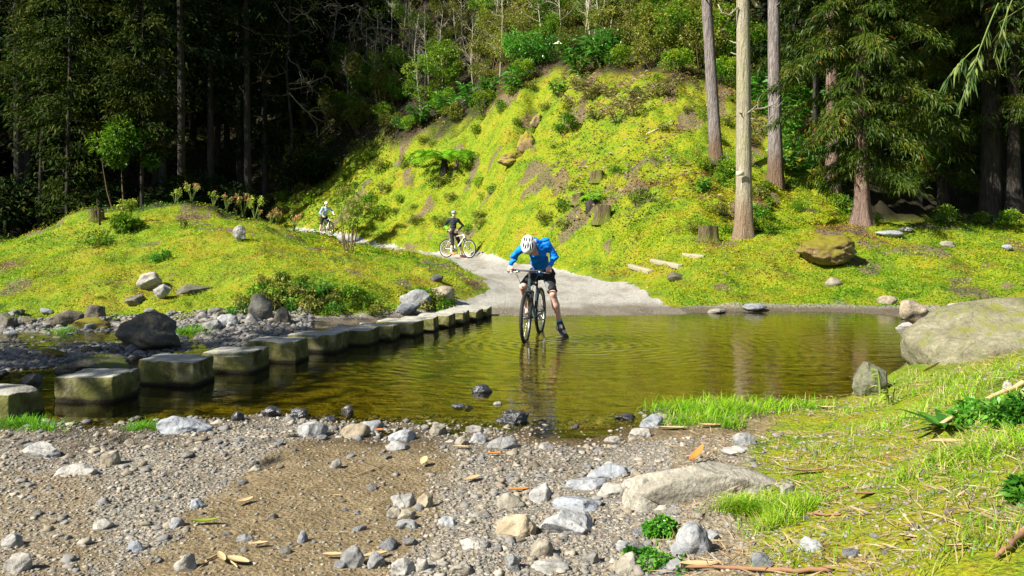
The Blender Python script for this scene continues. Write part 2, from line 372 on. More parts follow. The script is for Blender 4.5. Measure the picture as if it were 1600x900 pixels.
# pebbles (attribute v picks the stone)
t = NT('pebble'); a = t.attr('v')
c = t.ramp(a.outputs['Fac'], [(0, (.11,.11,.105)), (.2, (.20,.20,.195)), (.4, (.28,.275,.26)), (.55, (.26,.22,.16)), (.8, (.35,.31,.24)), (.93, (.45,.42,.36)), (.985, (.3,.2,.14))])
co = t.n('ShaderNodeTexCoord').outputs['Object']; n = t.noise(45, 4, .7, co)
c = t.mix(n, t.mix(.45, c, (0.02,.02,.02)), c)
M['pebble'] = t.done(t.bsdf(c, .8, spec=.25, bump=n, bstr=.4, bdist=.006))
# stepping stone
t = NT('stepping_stone_concrete'); tc = t.n('ShaderNodeTexCoord'); oi = t.n('ShaderNodeObjectInfo'); ge = t.n('ShaderNodeNewGeometry')
ad = t.n('ShaderNodeVectorMath', operation='ADD'); t.l(tc.outputs['Object'], ad.inputs[0]); t.l(oi.outputs['Location'], ad.inputs[1]); v = ad.outputs[0]
n1 = t.noise(4, 7, .7, v, .3); n2 = t.noise(28, 5, .7, v); n3 = t.noise(2.2, 3, .6, v)
s = t.n('ShaderNodeSeparateXYZ'); t.l(ge.outputs['Normal'], s.inputs[0]); s2 = t.n('ShaderNodeSeparateXYZ'); t.l(tc.outputs['Object'], s2.inputs[0])
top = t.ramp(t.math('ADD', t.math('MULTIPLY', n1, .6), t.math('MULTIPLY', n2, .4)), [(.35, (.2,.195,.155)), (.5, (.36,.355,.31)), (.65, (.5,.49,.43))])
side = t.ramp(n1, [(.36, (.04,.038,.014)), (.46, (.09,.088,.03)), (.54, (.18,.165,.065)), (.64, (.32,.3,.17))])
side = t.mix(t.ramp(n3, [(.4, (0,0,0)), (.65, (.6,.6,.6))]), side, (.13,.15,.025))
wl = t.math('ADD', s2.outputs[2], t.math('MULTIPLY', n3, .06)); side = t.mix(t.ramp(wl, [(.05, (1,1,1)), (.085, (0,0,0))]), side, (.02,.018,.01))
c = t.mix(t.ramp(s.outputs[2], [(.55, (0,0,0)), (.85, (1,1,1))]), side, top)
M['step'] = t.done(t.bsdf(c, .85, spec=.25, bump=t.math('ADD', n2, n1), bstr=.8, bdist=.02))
# ground
t = NT('ground_soil_moss'); co = t.n('ShaderNodeTexCoord').outputs['Object']; w = t.attr('W'); sp = t.n('ShaderNodeSeparateColor'); t.l(w.outputs['Color'], sp.inputs[0])
g1 = t.noise(1.1, 6, .65, co, .3); g2 = t.noise(9, 6, .7, co); g3 = t.noise(60, 4, .7, co); vo = t.n('ShaderNodeTexVoronoi', i_Scale=38.0); t.l(co, vo.inputs[0])
vo2 = t.n('ShaderNodeTexVoronoi', i_Scale=14.0); t.l(co, vo2.inputs[0])
soil = t.ramp(t.math('ADD', t.math('MULTIPLY', g2, .6), t.math('MULTIPLY', g3, .4)), [(.3, (.11,.08,.04)), (.5, (.21,.162,.09)), (.68, (.35,.285,.18))])
vc = t.n('ShaderNodeSeparateColor'); t.l(vo.outputs['Color'], vc.inputs[0])
grav = t.ramp(vc.outputs[0], [(0, (.17,.165,.15)), (.4, (.31,.30,.275)), (.7, (.41,.38,.31)), (1, (.52,.50,.44))])
grav = t.mix(t.ramp(vo.outputs['Distance'], [(.25, (0,0,0)), (.6, (.75,.75,.75))]), grav, (.17,.14,.10))
pth = t.ramp(t.math('ADD', t.math('MULTIPLY', g2, .5), t.math('MULTIPLY', g3, .5)), [(.3, (.24,.235,.21)), (.5, (.39,.38,.35)), (.7, (.52,.51,.47))])
mo = t.ramp(t.math('ADD', t.math('MULTIPLY', g1, .55), t.math('MULTIPLY', g2, .45)), [(.30, (.03,.07,.005)), (.40, (.09,.17,.006)), (.48, (.18,.27,.007)), (.56, (.29,.29,.01)), (.64, (.25,.17,.03)), (.75, (.10,.18,.01))])
mo = t.mix(t.ramp(g3, [(.35, (.6,.6,.6)), (.55, (0,0,0))]), mo, (.05,.05,.01))
f1 = t.ramp(t.math('ADD', g2, sp.outputs[0]), [(.85, (0,0,0)), (1.1, (1,1,1))]); f1.node.color_ramp.elements[1].position = .999
fg = t.math('ADD', t.math('MULTIPLY', g2, .5), t.math('SUBTRACT', sp.outputs[0], .25))
f1 = t.ramp(fg, [(.38, (0,0,0)), (.62, (1,1,1))])
c = t.mix(f1, soil, grav)
fm = t.math('ADD', t.math('MULTIPLY', g2, .6), t.math('SUBTRACT', sp.outputs[1], .3))
c = t.mix(t.ramp(fm, [(.4, (0,0,0)), (.55, (1,1,1))]), c, mo)
wa = w.outputs['Alpha']; mpr = t.n('ShaderNodeMapping'); t.l(co, mpr.inputs[0]); mpr.inputs['Scale'].default_value = (2.2, .8, 1); mpr.inputs['Rotation'].default_value = (0, 0, -.35)
rut = t.noise(.7, 4, .6, mpr.outputs[0]); pth = t.mix(1.0, pth, t.ramp(rut, [(.35, (.68,.66,.62)), (.55, (1,1,1))]), 'MULTIPLY')
c = t.mix(t.ramp(t.math('ADD', wa, t.math('MULTIPLY', t.math('SUBTRACT', g2, .5), .5)), [(.4, (0,0,0)), (.6, (1,1,1))]), c, pth)
th_ = t.attr('T'); hum_shade = t.ramp(g2, [(.3, (.012,.014,.006)), (.6, (.034,.028,.013)), (.75, (.02,.034,.008))]); c = t.mix(th_.outputs['Fac'], c, hum_shade)  # near-black humus colour that also carries the shade of thicket and forest
wetc = t.mix(1.0, c, (.38,.33,.26), 'MULTIPLY'); pz = t.n('ShaderNodeSeparateXYZ'); t.l(co, pz.inputs[0])
alg_refl = t.ramp(g2, [(.3, (.13,.115,.02)), (.5, (.28,.26,.04)), (.7, (.4,.37,.1))]); wetc = t.mix(t.ramp(t.math('MULTIPLY', pz.outputs[2], -1), [(.035, (0,0,0)), (.075, (.85,.85,.85))]), wetc, alg_refl)  # olive bed: algae, brightened in place of the hill's reflection on the pool
c = t.mix(sp.outputs[2], c, wetc)
h = t.math('ADD', t.math('MULTIPLY', g2, .8), t.math('ADD', t.math('MULTIPLY', g3, .35), t.math('MULTIPLY', vo.outputs['Distance'], -.3)))
rg = t.math('SUBTRACT', .95, t.math('MULTIPLY', sp.outputs[2], .45))
M['ground'] = t.done(t.bsdf(c, rg, spec=.25, bump=h, bstr=1.0, bdist=.05))
# water
t = NT('stream_water'); co = t.n('ShaderNodeTexCoord').outputs['Object']
mp = t.n('ShaderNodeMapping'); t.l(co, mp.inputs[0]); mp.inputs['Scale'].default_value = (1, 2.2, 1); mp.inputs['Rotation'].default_value = (0, 0, .12)
r1 = t.noise(2.2, 3, .5, mp.outputs[0], .5); r2 = t.noise(9, 3, .5, mp.outputs[0])
m2 = t.n('ShaderNodeMapping'); t.l(co, m2.inputs[0]); m2.inputs['Location'].default_value = (-.75, -12.0, 0)
wv = t.n('ShaderNodeTexWave', wave_type='RINGS', rings_direction='Z', i_Scale=1.8, i_Distortion=2.4, i_Detail=2.0, i_Detail_Scale=1.2); t.l(m2.outputs[0], wv.inputs[0])
ln = t.n('ShaderNodeVectorMath', operation='LENGTH'); t.l(m2.outputs[0], ln.inputs[0])
fall = t.ramp(t.math('MULTIPLY', ln.outputs['Value'], .18), [(0, (1,1,1)), (.25, (.5,.5,.5)), (.8, (0,0,0))])
ht = t.math('ADD', t.math('MULTIPLY', r1, .5), t.math('ADD', t.math('MULTIPLY', r2, .10), t.math('MULTIPLY', t.math('MULTIPLY', t.math('MULTIPLY', wv.outputs['Fac'], t.ramp(t.noise(.55, 3, .6, co), [(.4, (0,0,0)), (.58, (1,1,1))])), fall), .38)))
b = t.n('ShaderNodeBump', i_Strength=.32, i_Distance=.05); t.l(ht, b.inputs['Height'])
fr = t.n('ShaderNodeFresnel', i_IOR=1.33); t.l(b.outputs[0], fr.inputs['Normal'])
gl = t.n('ShaderNodeBsdfGlossy', i_Roughness=.025); t.l(b.outputs[0], gl.inputs['Normal']); gl.inputs[0].default_value = (1, 1, 1, 1)
tr = t.n('ShaderNodeBsdfTransparent'); tr.inputs[0].default_value = (.8, .74, .32, 1)
mx = t.n('ShaderNodeMixShader'); t.l(fr.outputs[0], mx.inputs[0]); t.l(tr.outputs[0], mx.inputs[1]); t.l(gl.outputs[0], mx.inputs[2])
M['water'] = t.done(mx)
G0 = (.015,.035,.006)
M['leaf_cover'] = leaf_mat('ground_cover_leaves', [(0, (.035,.13,.005)), (.22, (.10,.27,.006)), (.45, (.27,.40,.006)), (.64, (.43,.44,.008)), (.76, (.42,.33,.02)), (.88, (.30,.18,.05)), (1, (.16,.085,.035))], .35)
M['grass'] = leaf_mat('grass_blades', [(0, (.07,.27,.008)), (.4, (.17,.43,.01)), (.7, (.36,.5,.02)), (.88, (.45,.40,.14)), (1, (.55,.47,.26))], .4)
M['leaf_hill'] = leaf_mat('shrub_leaves', [(0, (.03,.10,.006)), (.4, (.08,.22,.008)), (.75, (.2,.34,.014)), (1, (.36,.4,.04))], .35)
M['leaf_glossy'] = leaf_mat('glossy_leaves', [(0, (.03,.12,.015)), (.5, (.07,.26,.02)), (1, (.15,.36,.04))], .25, .3, .6)
M['leaf_yellow'] = leaf_mat('yellow_green_leaves', [(0, (.14,.26,.02)), (.5, (.3,.42,.04)), (1, (.5,.52,.1))], .35)
M['leaf_olive'] = leaf_mat('olive_leaves', [(0, (.07,.10,.01)), (.5, (.19,.235,.025)), (1, (.36,.34,.08))], .3)
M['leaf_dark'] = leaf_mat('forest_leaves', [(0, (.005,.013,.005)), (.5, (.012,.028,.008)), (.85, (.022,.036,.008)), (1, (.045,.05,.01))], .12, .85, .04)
M['leaf_conifer'] = leaf_mat('conifer_leaves', [(0, (.012,.035,.004)), (.4, (.04,.085,.006)), (.8, (.10,.14,.01)), (.95, (.19,.16,.02)), (1, (.25,.09,.02))], .25)
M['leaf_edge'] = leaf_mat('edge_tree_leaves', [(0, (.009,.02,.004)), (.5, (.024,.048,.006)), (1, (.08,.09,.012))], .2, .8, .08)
M['twig_mid'] = plain('weathered_twigs', (.2,.17,.13), .9, spec=.1)
M['fern'] = leaf_mat('fern_pinnae', [(0, (.12,.34,.02)), (.5, (.22,.48,.02)), (1, (.36,.58,.05))], .4)
M['dead'] = leaf_mat('dead_leaves', [(0, (.12,.07,.035)), (.5, (.25,.17,.09)), (1, (.42,.33,.2))], .2, .8, .1)
M['strap'] = leaf_mat('strap_leaves', [(0, (.06,.14,.04)), (.5, (.14,.24,.06)), (1, (.3,.34,.1))], .35)
M['pink'] = leaf_mat('pink_petals', [(0, (.6,.1,.12)), (.5, (.75,.22,.22)), (1, (.8,.4,.38))], .3)
M['bark_main'] = bark('pale_bark', (.2,.165,.12), (.38,.34,.27), (.52,.48,.4), moss=(.33,.32,.2), basecol=(.26,.19,.13))
M['bark_grey'] = bark('grey_bark', (.10,.085,.08), (.22,.195,.19), (.36,.33,.32), basecol=(.17,.115,.08))
M['bark_red'] = bark('red_brown_bark', (.07,.04,.032), (.20,.13,.105), (.36,.29,.25), basecol=(.2,.14,.115))
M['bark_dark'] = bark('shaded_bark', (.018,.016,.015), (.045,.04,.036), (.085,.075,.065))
M['twig_pale'] = plain('pale_twigs', (.48,.44,.35), .9, spec=.1)
M['twig_brown'] = plain('brown_twigs', (.16,.11,.07), .9, spec=.1)
M['stem_green'] = plain('green_stem', (.14,.2,.04), .7)
M['cut_wood'] = plain('cut_wood', (.38,.29,.19), .9, nz=18)
M['stump'] = bark('stump_bark', (.05,.035,.022), (.13,.1,.065), (.25,.2,.14), moss=(.14,.15,.03))
M['plank'] = plain('weathered_plank', (.30,.28,.2), .9, nz=14)
M['orange_leaf'] = plain('orange_leaf', (.5,.17,.03), .7)
M['straw'] = plain('straw_sheath', (.46,.34,.18), .8)
M['brown_wood'] = plain('brown_sheath', (.24,.13,.07), .8)
M['skin'] = plain('skin', (.72,.43,.34), .55, spec=.35, nz=12, bstr=.05)
M['skin_pale'] = plain('skin_pale', (.72,.46,.37), .55, spec=.35, nz=12, bstr=.05)
M['hair'] = plain('hair_brown', (.09,.05,.03), .7)
M['hair_blond'] = plain('hair_blond', (.45,.3,.13), .7)
M['blue'] = plain('blue_jacket_fabric', (.0,.22,.9), .7, spec=.25, nz=14, bstr=.5)
M['lightblue'] = plain('light_blue_shirt', (.42,.62,.78), .8, nz=14, bstr=.4)
M['navy'] = plain('dark_jacket_fabric', (.012,.02,.032), .8, nz=14, bstr=.4)
M['black'] = plain('black_fabric', (.012,.014,.016), .8, nz=14, bstr=.4)
M['grey_panel'] = plain('grey_fabric', (.16,.18,.19), .8, nz=14)
M['lime'] = plain('lime_fabric', (.2,.75,.03), .7)
M['helmet_white'] = plain('helmet_shell', (.78,.82,.84), .25, spec=.5, bstr=.0)
M['helmet_grey'] = plain('helmet_grey', (.3,.32,.34), .4, bstr=0)
M['dark_plastic'] = plain('dark_plastic', (.02,.022,.025), .45)
M['rubber'] = plain('tyre_rubber', (.016,.016,.017), .75, nz=60, bstr=.6)
M['alloy'] = plain('alloy', (.55,.56,.58), .3, metal=1, bstr=.05)
M['steel_dark'] = plain('dark_steel', (.1,.1,.11), .4, metal=.8)
M['frame_black'] = plain('frame_paint_dark', (.05,.075,.08), .3, spec=.5, bstr=0)
M['frame_white'] = plain('frame_paint_white', (.75,.77,.76), .3, spec=.5, bstr=0)
M['frame_silver'] = plain('frame_paint_silver', (.5,.55,.58), .3, spec=.5, bstr=0)
M['shoe_dark'] = plain('shoe_dark', (.03,.035,.045), .6)
M['shoe_blue'] = plain('shoe_blue_lining', (.15,.4,.6), .6)
M['shoe_coral'] = plain('shoe_coral', (.85,.25,.2), .6)
M['sock'] = plain('orange_sock', (.8,.3,.08), .8)
M['white'] = plain('white_fabric', (.75,.75,.75), .8)
M['plate'] = plain('tree_plate', (.55,.52,.38), .6)
# ------------------------------------------------------------------ ground, path, hillside, water
NX = 760
aa = np.linspace(-1, 1, NX); aa = .72 * aa + 1.6 * aa ** 5 * .8
ys = np.concatenate([[-60, -25, -10, -4, -1, .5], np.exp(np.linspace(math.log(1.5), math.log(260), 560))])
YY, AA = np.meshgrid(ys, aa, indexing='ij')
XX = AA * np.sqrt(YY ** 2 + 20)
ZZ = H(XX.ravel(), YY.ravel()).reshape(XX.shape)
def weights(x, y, z):
    bf, px = shore_y(x, y); pd = path_d(x, y)
    nz = fbm(x * .6, y * .6, s=31, o=3)
    veg = sstep(-.5, .3, y - bf + .35 * vnoise(x * 1.3, y * 1.3, s=32))
    onpath = sstep(.12, -.12, pd)
    rightfg = sstep(1010, 1290, px - (y - 5) * 8 + 60 * nz) * (y < 9.5)
    moss = np.maximum(veg, rightfg * .85) * (1 - onpath)
    # muddy bank by the far shore on the right, and bare patches
    mud = sstep(.5, .1, np.abs(y - bf + .2)) * (px > 950) * .9
    bare = sstep(.42, .7, fbm(x * 1.1 + 3, y * .8, s=59, o=3) + .25 * sstep(5, 9, z)) * (y > 16) * (y < 48)
    moss = moss * (1 - mud) * (1 - .85 * bare)
    # gravel against brown soil in the foreground
    soilpatch = sstep(.75, .3, np.abs(x + 1.05 + .12 * vnoise(x * 2, y * 2, s=34))) * sstep(6.4, 5.8, y) + sstep(.4, .1, np.abs(y - 6.3)) * sstep(-.2, .4, x) * .8
    grav = np.clip(.8 + .3 * nz - soilpatch * 1.0 - .45 * sstep(-1.3, -2.0, x) * sstep(-.3, .3, nz) * sstep(6.3, 5.4, y), 0, 1)
    grav = np.where(px > 1050, grav * .7, grav)
    grav = np.where(y > 9, np.where(y > bf + .5, .1, 1.0), grav)
    wet = np.maximum(sstep(.05, -.005, z), .8 * sstep(.075, .045, z) * (y > 12)) * (y < 17.5)
    return grav, moss, wet, onpath * (y > 14.9)
gv, ms, wt, pt = weights(XX.ravel(), YY.ravel(), ZZ.ravel())
V = np.stack([XX.ravel(), YY.ravel(), ZZ.ravel()], -1)
Wc = np.stack([gv, ms, wt, pt], -1).astype(np.float32)
_px = PX0 + FX * XX.ravel() / np.maximum(YY.ravel(), 1.5); _py = PY0 + FX * (CAMZ - ZZ.ravel()) / np.maximum(YY.ravel(), 1.5)
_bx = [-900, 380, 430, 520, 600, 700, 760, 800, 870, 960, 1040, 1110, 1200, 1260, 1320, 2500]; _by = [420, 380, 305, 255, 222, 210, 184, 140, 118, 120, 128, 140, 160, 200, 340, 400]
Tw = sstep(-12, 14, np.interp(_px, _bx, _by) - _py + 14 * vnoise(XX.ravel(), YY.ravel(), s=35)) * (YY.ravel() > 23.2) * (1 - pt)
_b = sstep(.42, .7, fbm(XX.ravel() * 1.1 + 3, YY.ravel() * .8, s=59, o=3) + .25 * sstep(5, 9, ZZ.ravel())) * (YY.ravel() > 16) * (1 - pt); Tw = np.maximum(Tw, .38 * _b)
Tw = np.maximum(Tw, sstep(45, 48, -XX.ravel() * .5 + YY.ravel() * .865) * (_px < 430) * (YY.ravel() > 26) * (1 - pt))  # forest floor darkened from the shadow line on, shade put into its colour
ny = len(ys); i = np.arange(ny - 1)[:, None] * NX; j = np.arange(NX - 1)[None]
Fq = np.stack([i + j, i + j + 1, i + NX + j + 1, i + NX + j], -1).reshape(-1, 4)
bfq, _ = shore_y(V[:, 0], V[:, 1])
fp = pt[Fq].mean(1) > .5; fh = (V[Fq[:, 0], 1] > bfq[Fq[:, 0]]) & ~fp
for nm, sel in (('ground', ~fp & ~fh), ('path', fp), ('hillside', fh)):
    f = Fq[sel]; u, inv = np.unique(f, return_inverse=True)
    o = mesh(nm, V[u], inv.reshape(-1, 4), M['ground']); tag(o, kind='structure')
    ca = o.data.attributes.new('W', 'FLOAT_COLOR', 'POINT'); ca.data.foreach_set('color', Wc[u].ravel())
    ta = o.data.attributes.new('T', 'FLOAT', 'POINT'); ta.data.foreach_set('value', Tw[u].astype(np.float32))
# water sheet, a little larger than the pool: the banks rise through it
wx = np.linspace(-14, 9, 24); wy = np.linspace(5.4, 15.9, 12)
WX, WY = np.meshgrid(wx, wy, indexing='ij'); n = len(wy)
i = np.arange(len(wx) - 1)[:, None] * n; j = np.arange(n - 1)[None]
Fw = np.stack([i + j, i + n + j, i + n + j + 1, i + j + 1], -1).reshape(-1, 4)
tag(mesh('water', np.stack([WX.ravel(), WY.ravel(), 0 * WX.ravel()], -1), Fw, M['water']), kind='structure')

# ------------------------------------------------------------------ rocks
def ico(sub):
    bm = bmesh.new(); bmesh.ops.create_icosphere(bm, subdivisions=sub, radius=1)
    V = np.array([v.co[:] for v in bm.verts]); F = np.array([[v.index for v in f.verts] for f in bm.faces]); bm.free(); return V, F
ICO = {k: ico(k) for k in (1, 2, 3, 4, 5)}
def rock_shape(seed, sub=4, cuts=9, rough=.16, flat=1.0):
    r = np.random.default_rng(seed); V, F = ICO[sub]; V = V.copy()
    N = unit(r.normal(size=(cuts, 3))); d = r.uniform(.55, .88, cuts)
    for nn, dd in zip(N, d) if cuts else ():
        q = V @ nn; V -= np.maximum(q - dd, 0)[:, None] * nn * .92
    o = r.uniform(0, 50, 3)
    n = fbm(V[:, 0] * 1.6 + o[0], V[:, 1] * 1.6 + o[1], V[:, 2] * 1.6 + o[2], s=seed, o=5 if sub > 3 else 2)
    V = V * (1 + rough * n)[:, None]
    return V, F
def rock(px, py, w, h, mat, label, seed, cat='rock', depth=.8, name='rock', sub=4, cuts=9, rough=.15, group=None, yaw=None, water=False, sink=.28, at=None, tilt=0):
    p = at or (hitw(px, py) if water else hitany(px, py)); s = p.y / FX
    p = Vector(((px - PX0) / FX * (p.y + w * s * depth * .3), p.y + w * s * depth * .3, 0)) if at is None else p
    p.z = Hs(p.x, p.y); 
    if water: p.z = max(p.z, -.03)
    W_, H_ = w * s, h * s
    V, F = rock_shape(seed, sub, cuts, rough)
    ext = V.max(0) - V.min(0); V = (V - (V.max(0) + V.min(0)) / 2) / ext
    zz = H_ / (1 - sink)
    V = V * [W_, W_ * depth, zz]; V[:, 2] += zz * (.5 - sink)
    if tilt: V = V @ np.array(Matrix.Rotation(tilt, 3, 'Y')).T
    o = mesh(name, V, F, M[mat]); o.location = p; o.rotation_euler = (0, 0, 0 if yaw is None else yaw)
    return tag(o, label, cat, group)
RK = [
 # px, py(base), w, h, material, label
 (292,676,88,30,'rock_pale','wide pale grey rock on the near shore by the nearest stepping stones'),
 (70,715,66,26,'rock_pale','pale pointed stone alone on the gravel at the far left of the near bank'),
 (122,742,66,20,'rock_pale','flat grey slab stone lying in gravel below the pale pointed stone'),
 (172,726,30,24,'rock_tan','small tan block stone beside two small blue-grey stones at left'),
 (488,684,50,27,'rock_pale','rounded whitish stone on the near waterline below the middle stepping stones'),
 (555,684,50,25,'rock_tan','tan wedge stone in the row of stones on the near waterline'),
 (580,672,44,16,'rock','dark topped grey stone behind the tan wedge stone on the waterline'),
 (628,690,46,22,'rock_pale','pale blue stone at right end of the waterline row of stones'),
 (622,703,44,14,'rock_pale','flat cream stone lying just below the waterline row'),
 (684,680,29,22,'rock_tan','round buff stone standing alone on dark mud at the waterline'),
 (743,676,32,14,'rock','small dark grey flat stone on mud near the round buff stone'),
 (748,693,27,18,'rock_pale','small pale blue stone right of the round buff stone'),
 (722,696,24,14,'rock_tan','small yellowish stone next to a pale blue stone on the shore'),
 (785,700,54,18,'rock_pale','long low pale stone on the shore below the dark wet lump'),
 (855,702,30,10,'rock','thin flat grey stone on the damp shore below the blue reflection'),
 (898,668,16,10,'rock_wet','tiny black wet stone on the mud right of the blue reflection'),
 (524,732,22,17,'rock','single small grey stone on the brown soil patch'),
 (472,848,18,20,'rock','small upright grey stone at left edge of the coarse rubble'),
 (291,892,40,32,'rock_pale','pale square-topped stone at the bottom edge left of centre'),
 (214,862,30,20,'rock_pale','pale blue angular stone left of the pale square-topped stone'),
 (160,828,34,14,'rock_pale','bluish flat stone in the gravel of the lower left'),
 (308,795,28,16,'rock_pale','whitish blue stone on the gravel beside a brown curled leaf'),
 (275,825,30,18,'rock','grey lumpy stone beside the green curled leaf'),
 (382,846,28,13,'rock','small grey flat stone right of the green curled leaf'),
 (20,855,34,22,'rock','grey stone at the far left edge low in the picture'),
 (28,895,46,30,'rock','broad grey stone in the bottom left corner'),
 (630,792,42,22,'rock_pale','light blue flat stone at the edge between soil and rubble'),
 (664,794,28,26,'rock_tan','tan upright stone right of the light blue flat stone'),
 (618,812,28,22,'rock_tan','dull tan stone left of the smooth orange-tan cobble'),
 (634,813,34,18,'rock_tan','smooth orange-tan cobble among rubble'),
 (636,826,36,13,'rock_pale','cream oval cobble just below the orange-tan cobble'),
 (808,838,74,36,'rock_tan','rough tan boulder half buried beside the pale blue bedrock'),
 (798,793,48,22,'rock_tan','brown topped stone with an orange leaf lying on it'),
 (845,784,42,34,'rock_pale','blue-grey squared block right of the stone with the orange leaf'),
 (888,832,100,36,'rock_pale','wide smooth pale blue rock in the middle of the rubble'),
 (915,765,70,20,'rock_pale','flat bluish rock behind the wide smooth pale blue rock'),
 (948,745,70,22,'rock_pale','sloping pale rock left of the long slab'),
 (550,886,42,34,'rock','angular dark grey stone at bottom beside a straw-coloured strip'),
 (585,888,36,26,'rock','squared grey stone right of the angular dark one at the bottom'),
 (632,898,46,28,'rock_pale','light flat-faced stone on the bottom edge in the rubble'),
 (660,893,22,22,'rock_pale','narrow blue-grey stone on the bottom edge'),
 (802,890,26,30,'rock_pale','upright light blue stone near the bottom middle'),
 (722,898,42,20,'rock_tan','rounded cream stone cut by the bottom edge'),
 (848,868,40,26,'rock_tan','pinkish stone in lower middle rubble'),
 (925,880,34,20,'rock','grey stone left of the clover patch'),
 (980,895,44,34,'rock_tan','rounded beige stone under the clover patch at the bottom'),
 (975,862,26,20,'rock_pale','little white stone left of the clover patch'),
 (1079,868,72,62,'rock','tall rough dark grey stone right of the clover patch'),
 (1112,846,24,18,'rock_pale','small blue stone leaning on the tall rough grey stone'),
 (1020,668,46,24,'rock_pale','long pale stone at the water beside the tall grass tuft'),
 (1000,684,40,18,'rock_pale','flat grey stone in front of the long pale stone by the grass'),
 (960,692,36,10,'rock','thin grey stone at the shore left of the grass tuft'),
 (1163,696,40,22,'rock','round blue-grey stone on bare soil before the grass tuft'),
 (1150,712,52,10,'rock_pale','thin flat greenish stone on the soil behind the long slab'),
 (1230,770,26,16,'rock','grey stone at the right end of the long slab'),
 (1270,862,44,24,'rock_pale','pale flat-topped stone in dry grass lower right'),
 (1190,884,34,22,'rock','dull grey stone at the bottom right of centre'),
 (905,800,90,24,'rock_pale','broad flat blue-grey slab sunk in rubble behind the wide smooth pale blue rock'),
 (960,775,64,20,'rock_pale','flat sunken grey slab just left of the grooved rock end of the long slab'),
 (742,858,52,18,'rock_pale','flat sunken bluish slab in rubble right of the cream oval cobble'),
 (700,822,34,14,'rock_pale','small flat pale stone in rubble between orange-tan cobble and rough tan boulder'),
 (860,895,64,18,'rock_pale','low pale slab at the bottom edge right of the middle'),
 (1060,895,40,22,'rock','dark low stone at the bottom beside the clover patch'),
 (1575,612,26,16,'rock_tan','small pinkish stone in the grass below the big boulder'),
]
for k, (px, py, w, h, mt, lb) in enumerate(RK):
    big = w > 60
    rock(px, py, w * .95, h * .82, mt, lb, 100 + k, name='stone', cat='stone', sub=5 if big else 4 if w > 22 else 3, cuts=16, rough=.17, yaw=None, sink=.45)
# landmark boulders
rock(1100,778,262,46,'rock_slab','long pale slab of rock lying across the right foreground',201,name='rock_slab',cat='rock',depth=.34,sub=5,cuts=16,rough=.14,sink=.55)
rock(1005,796,74,44,'rock_slab','pale grooved rock at the left end of the long slab',202,name='rock',depth=.9,sub=5,cuts=12,rough=.16,sink=.5)
rock(1535,590,310,84,'rock_big','huge rounded lichen-covered boulder at the right edge of the pool',203,name='boulder',cat='boulder',depth=.72,sub=5,cuts=4,rough=.10,sink=.52,at=Vector((5.2,8.6,-.19)))
rock(1358,618,56,52,'rock_big','small rounded boulder at the waterline left of the huge boulder',204,name='boulder',cat='boulder',sub=5,cuts=7)
rock(1427,499,46,30,'rock_tan','pyramid-shaped rock on the far shore beyond the huge boulder',205,sub=4,depth=.7)
rock(1415,514,30,13,'rock_pale','small pale rock standing in the water below the pyramid-shaped rock',206,sub=4,water=True)
rock(1576,488,26,14,'rock_pale','bright bluish stone on the lawn above the huge boulder',207,sub=3)
rock(1478,492,44,10,'rock','low grey stone among shingle behind the huge boulder',208,sub=3)
rock(1500,484,40,9,'rock_pale','flat shingle stone at the top of the little outlet',209,sub=3)
rock(1292,422,92,46,'rock_mossy','big round rock covered with brown and yellow moss on the right lawn',210,name='mossy_boulder',cat='boulder',sub=5,cuts=0,rough=.22,depth=.9,sink=.12)
rock(1390,372,44,9,'rock_pale','flat white stone on the lawn near the foot of the cedar',211,sub=3)
rock(1416,364,30,7,'rock_pale','small white stone just behind the flat white stone by the cedar',212,sub=3)
rock(1302,448,26,14,'rock_tan','small tan stone in bare earth below the mossy boulder',213,sub=3)
rock(1480,388,24,9,'rock_tan','brownish stone in the middle of the right lawn',214,sub=3)
rock(1574,392,20,8,'rock_pale','small bluish stone at the right side of the lawn',215,sub=3)
rock(1056,440,28,12,'rock_dark','low dark rock in the lawn below the wooden steps',216,sub=3)
rock(824,232,34,26,'rock_scar','brown rock outcrop high on the ochre slope below the thicket',217,sub=5,cuts=9,rough=.22,depth=.8,sink=.5,tilt=-.4)
rock(800,256,50,16,'rock_scar','lower lumpy foot of the cracked brown outcrop on the slope',218,sub=5,cuts=6,rough=.3,depth=.8,sink=.4)
rock(838,200,22,18,'rock_scar','small upper block of the cracked brown outcrop',219,sub=4,cuts=9,rough=.3,depth=.8,sink=.4)
rock(1180,487,40,10,'rock','low grey stone on the muddy far shore below the lawn',261,sub=3)
rock(1120,490,30,6,'rock_tan','small tan stone on the muddy far shore left of the low grey one',262,sub=3)
rock(1385,476,30,12,'rock_tan','pinkish brown stone on the bare shore left of the pyramid-shaped rock',263,sub=3)
# the stream side, left
rock(222,556,104,58,'rock_dark','large pyramid-shaped dark boulder behind the stepping stones',220,name='boulder',cat='boulder',sub=5,cuts=6,rough=.2,depth=.8,sink=.1,at=Vector((-4.8,10.75,-.02)),tilt=.22)
rock(155,572,128,32,'rock_dark','long low dark rock in the shade behind the second stepping stone',221,name='boulder',cat='boulder',sub=5,depth=.6,at=Vector((-4.75,9.35,-.04)))
rock(102,512,56,26,'rock_dark','flat-topped brown rock on the edge of the left lawn',222,sub=4)
rock(148,498,36,22,'rock_dark','dark rounded rock just behind the flat-topped brown rock',223,sub=4)
rock(142,516,60,17,'rock_mossy','low moss-covered rock beside the flat-topped brown rock',224,sub=4)
rock(234,456,36,26,'rock_pale','pale boulder on the grassy mound, upper of the pair',225,sub=4,sink=.15)
rock(254,469,28,22,'rock_pale','pale boulder on the grassy mound, lower of the pair',226,sub=4,sink=.15)
rock(374,379,20,24,'rock','upright grey rock near the top of the grassy mound',227,sub=4,sink=.1,depth=.7)
